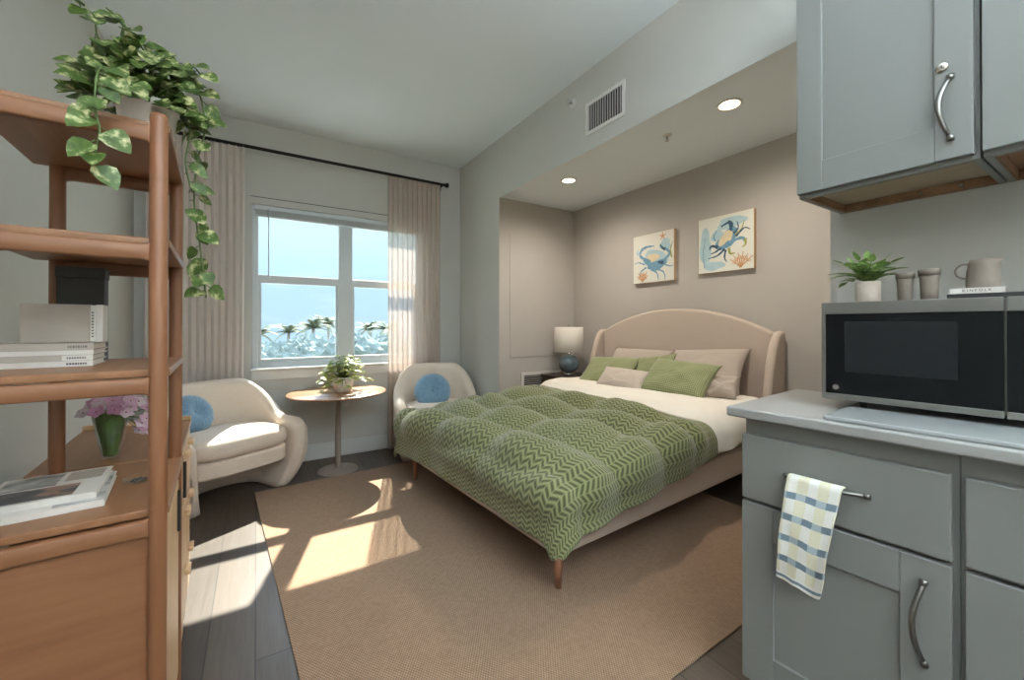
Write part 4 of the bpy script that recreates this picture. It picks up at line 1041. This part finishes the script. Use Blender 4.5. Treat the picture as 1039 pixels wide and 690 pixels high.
def palm(label, x, y, h, r, seed):
    o = thing('palm_tree', label, 'palm', (x, y, GZ), seed, 'palms beyond the window'); rr = random.Random(seed)
    MB().tube([(0, 0, 0), (.25, 0, h * .5), (0, 0, h)], [.22, .16, .13], 8).build('trunk', 'bark', o, True)
    m = MB()
    for k in range(16):
        a = k * 2.399; el = rr.uniform(.0, 1.35); L = r * rr.uniform(.85, 1.1); prev = None; path = []
        for q in range(8):
            t_ = q / 7; path.append(Vector((cos(a) * L * t_ * cos(el * .7), sin(a) * L * t_ * cos(el * .7), h + L * (sin(el) * t_ - .5 * t_ * t_))))
        m.tube(path, [.05, .045, .04, .035, .03, .025, .02, .012], 4)
        for q in range(1, 8):
            d = (path[q] - path[q - 1]).normalized(); sd = d.cross(Vector((0, 0, 1))).normalized()
            for f_ in (0, .33, .66):
                b_ = path[q - 1].lerp(path[q], f_)
                for sg in (-1, 1):
                    tip = b_ + (d * .45 + sd * sg * .8 + Vector((0, 0, -.35))) * L * .30 * (1.05 - .5 * q / 7)
                    m.face([m.b.verts.new(b_ - d * .05), m.b.verts.new(b_ + d * .07), m.b.verts.new(tip)])
    m.build('crown', 'palm', o)
pl = 'palm outside the window, '
for i, (k, y, z, r, lab) in enumerate(((.004, 43, -.35, 1.9, 'leftmost of the row'), (.06, 48, -.30, 1.9, 'second of the row from the left'), (.108, 42, .15, 1.9, 'tall pair left of the upright window bar, its left one'), (.138, 50, .45, 2.2, 'tall pair left of the upright window bar, its right one'),
                                (.229, 43, .05, 1.9, 'right of the upright window bar'), (.27, 40, .05, 2.0, 'beside the sheer curtain edge'))):
    palm(pl + lab, k * y, y, z - GZ + .75, r, i + 2)
o = thing('white_house', 'white flat roofed house among the trees right of the window bar', 'house', (12.3, 48, GZ))
bx(-3.2, 3.2, -2.5, 2.5, 0, 6.1).build('walls', 'roofw', o, bevel=.03)
MB().prism([(-3.5, -2.8, 6.1), (3.5, -2.8, 6.1), (3.5, 2.8, 6.1), (-3.5, 2.8, 6.1)], (0, 0, .3)).build('roof', 'roofw', o, bevel=.05)
for x in (-1.8, 0, 1.8): bx(x - .45, x + .45, -2.53, -2.49, 3.6, 5.0).build('window_pane', 'duct', o)

# ------------------------------------------------------------------ sky, sun, unseen fill lights
W = bpy.data.worlds.new('sky'); SC.world = W; W.use_nodes = True; nt_ = W.node_tree; nt_.nodes.clear()
N = nt_.nodes.new; Lk = nt_.links.new
tc = N('ShaderNodeTexCoord'); sp = N('ShaderNodeSeparateXYZ'); Lk(tc.outputs['Generated'], sp.inputs[0])
rp = N('ShaderNodeValToRGB'); Lk(sp.outputs['Z'], rp.inputs[0]); e = rp.color_ramp.elements
e[0].position = 0; e[0].color = lin(184, 214, 246); e[1].position = .09; e[1].color = lin(186, 220, 249)
for p_, c_ in ((.2, lin(206, 242, 252)), (.45, lin(206, 226, 246)), (1, lin(190, 214, 244))): q = e.new(p_); q.color = c_
mp = N('ShaderNodeMapping'); mp.inputs['Scale'].default_value = (2.2, 2.2, 9); Lk(tc.outputs['Generated'], mp.inputs[0])
nz = N('ShaderNodeTexNoise'); nz.inputs['Scale'].default_value = 2.6; nz.inputs['Detail'].default_value = 5; Lk(mp.outputs[0], nz.inputs['Vector'])
cr = N('ShaderNodeValToRGB'); cr.color_ramp.elements[0].position = .5; cr.color_ramp.elements[1].position = .72; Lk(nz.outputs['Fac'], cr.inputs[0])
mx = N('ShaderNodeMix'); mx.data_type = 'RGBA'; ml = N('ShaderNodeMath'); ml.operation = 'MULTIPLY'; ml.inputs[1].default_value = .5; Lk(cr.outputs[0], ml.inputs[0]); Lk(ml.outputs[0], mx.inputs[0]); Lk(rp.outputs[0], mx.inputs[6]); mx.inputs[7].default_value = lin(226, 246, 252)
rs = N('ShaderNodeMapRange'); rs.interpolation_type = 'SMOOTHSTEP'; Lk(sp.outputs['Z'], rs.inputs[0])
for i_, v_ in ((1, .24), (2, .5), (3, .72), (4, 3.4)): rs.inputs[i_].default_value = v_
bg = N('ShaderNodeBackground'); Lk(rs.outputs[0], bg.inputs['Strength']); Lk(mx.outputs[2], bg.inputs[0])
wo = N('ShaderNodeOutputWorld'); Lk(bg.outputs[0], wo.inputs[0])

def lamp(name, ty, loc, energy, color, **k):
    L = bpy.data.lights.new(name, ty); L.energy = energy; L.color = color
    for a, v in k.items(): setattr(L, a, v)
    o = bpy.data.objects.new(name, L); COL.objects.link(o); o.location = loc; return o
s = lamp('sun', 'SUN', (0, 20, 20), 11.0, (1, .93, .80), angle=radians(.6))
s.rotation_euler = Vector((-.31, -.94, -1)).to_track_quat('-Z', 'Y').to_euler()
# added fill spots behind the camera, aimed up to bounce off the ceiling
for x, y, e_ in ((.75, -.75, 205), (.9, -2.1, 205)):
    l = lamp('fill_spot', 'SPOT', (x, y, 1.75), e_, (.88, .95, 1), shadow_soft_size=.15, spot_size=radians(150), spot_blend=.6); l.rotation_euler = (pi, 0, 0)
lamp('fill_point', 'POINT', (-.42, -1.3, 2.3), 14, (1, .97, .93), shadow_soft_size=.18)  # added soft fill light out of view, stands for no real fixture
# ------------------------------------------------------------------ camera
cd = bpy.data.cameras.new('camera'); co = bpy.data.objects.new('camera', cd); COL.objects.link(co)
co.location = (0, 0, 1.1662); co.rotation_euler = (radians(90.2223), 0, radians(-32.22))
cd.sensor_fit = 'HORIZONTAL'; cd.sensor_width = 36; cd.lens = 36 * 411.87 / 1039; cd.shift_y = -16.785 / 1039; cd.clip_start = .02; cd.clip_end = 600
SC.camera = co
vs_ = SC.view_settings; vs_.view_transform = 'Standard'; vs_.look = 'None'; vs_.gamma = 1; vs_.use_curve_mapping = False; vs_.exposure = 0.86
SC.cycles.max_bounces = 10; SC.cycles.diffuse_bounces = 6; SC.cycles.transparent_max_bounces = 12
SC.cycles.use_denoising = True; SC.cycles.caustics_reflective = False; SC.cycles.caustics_refractive = False
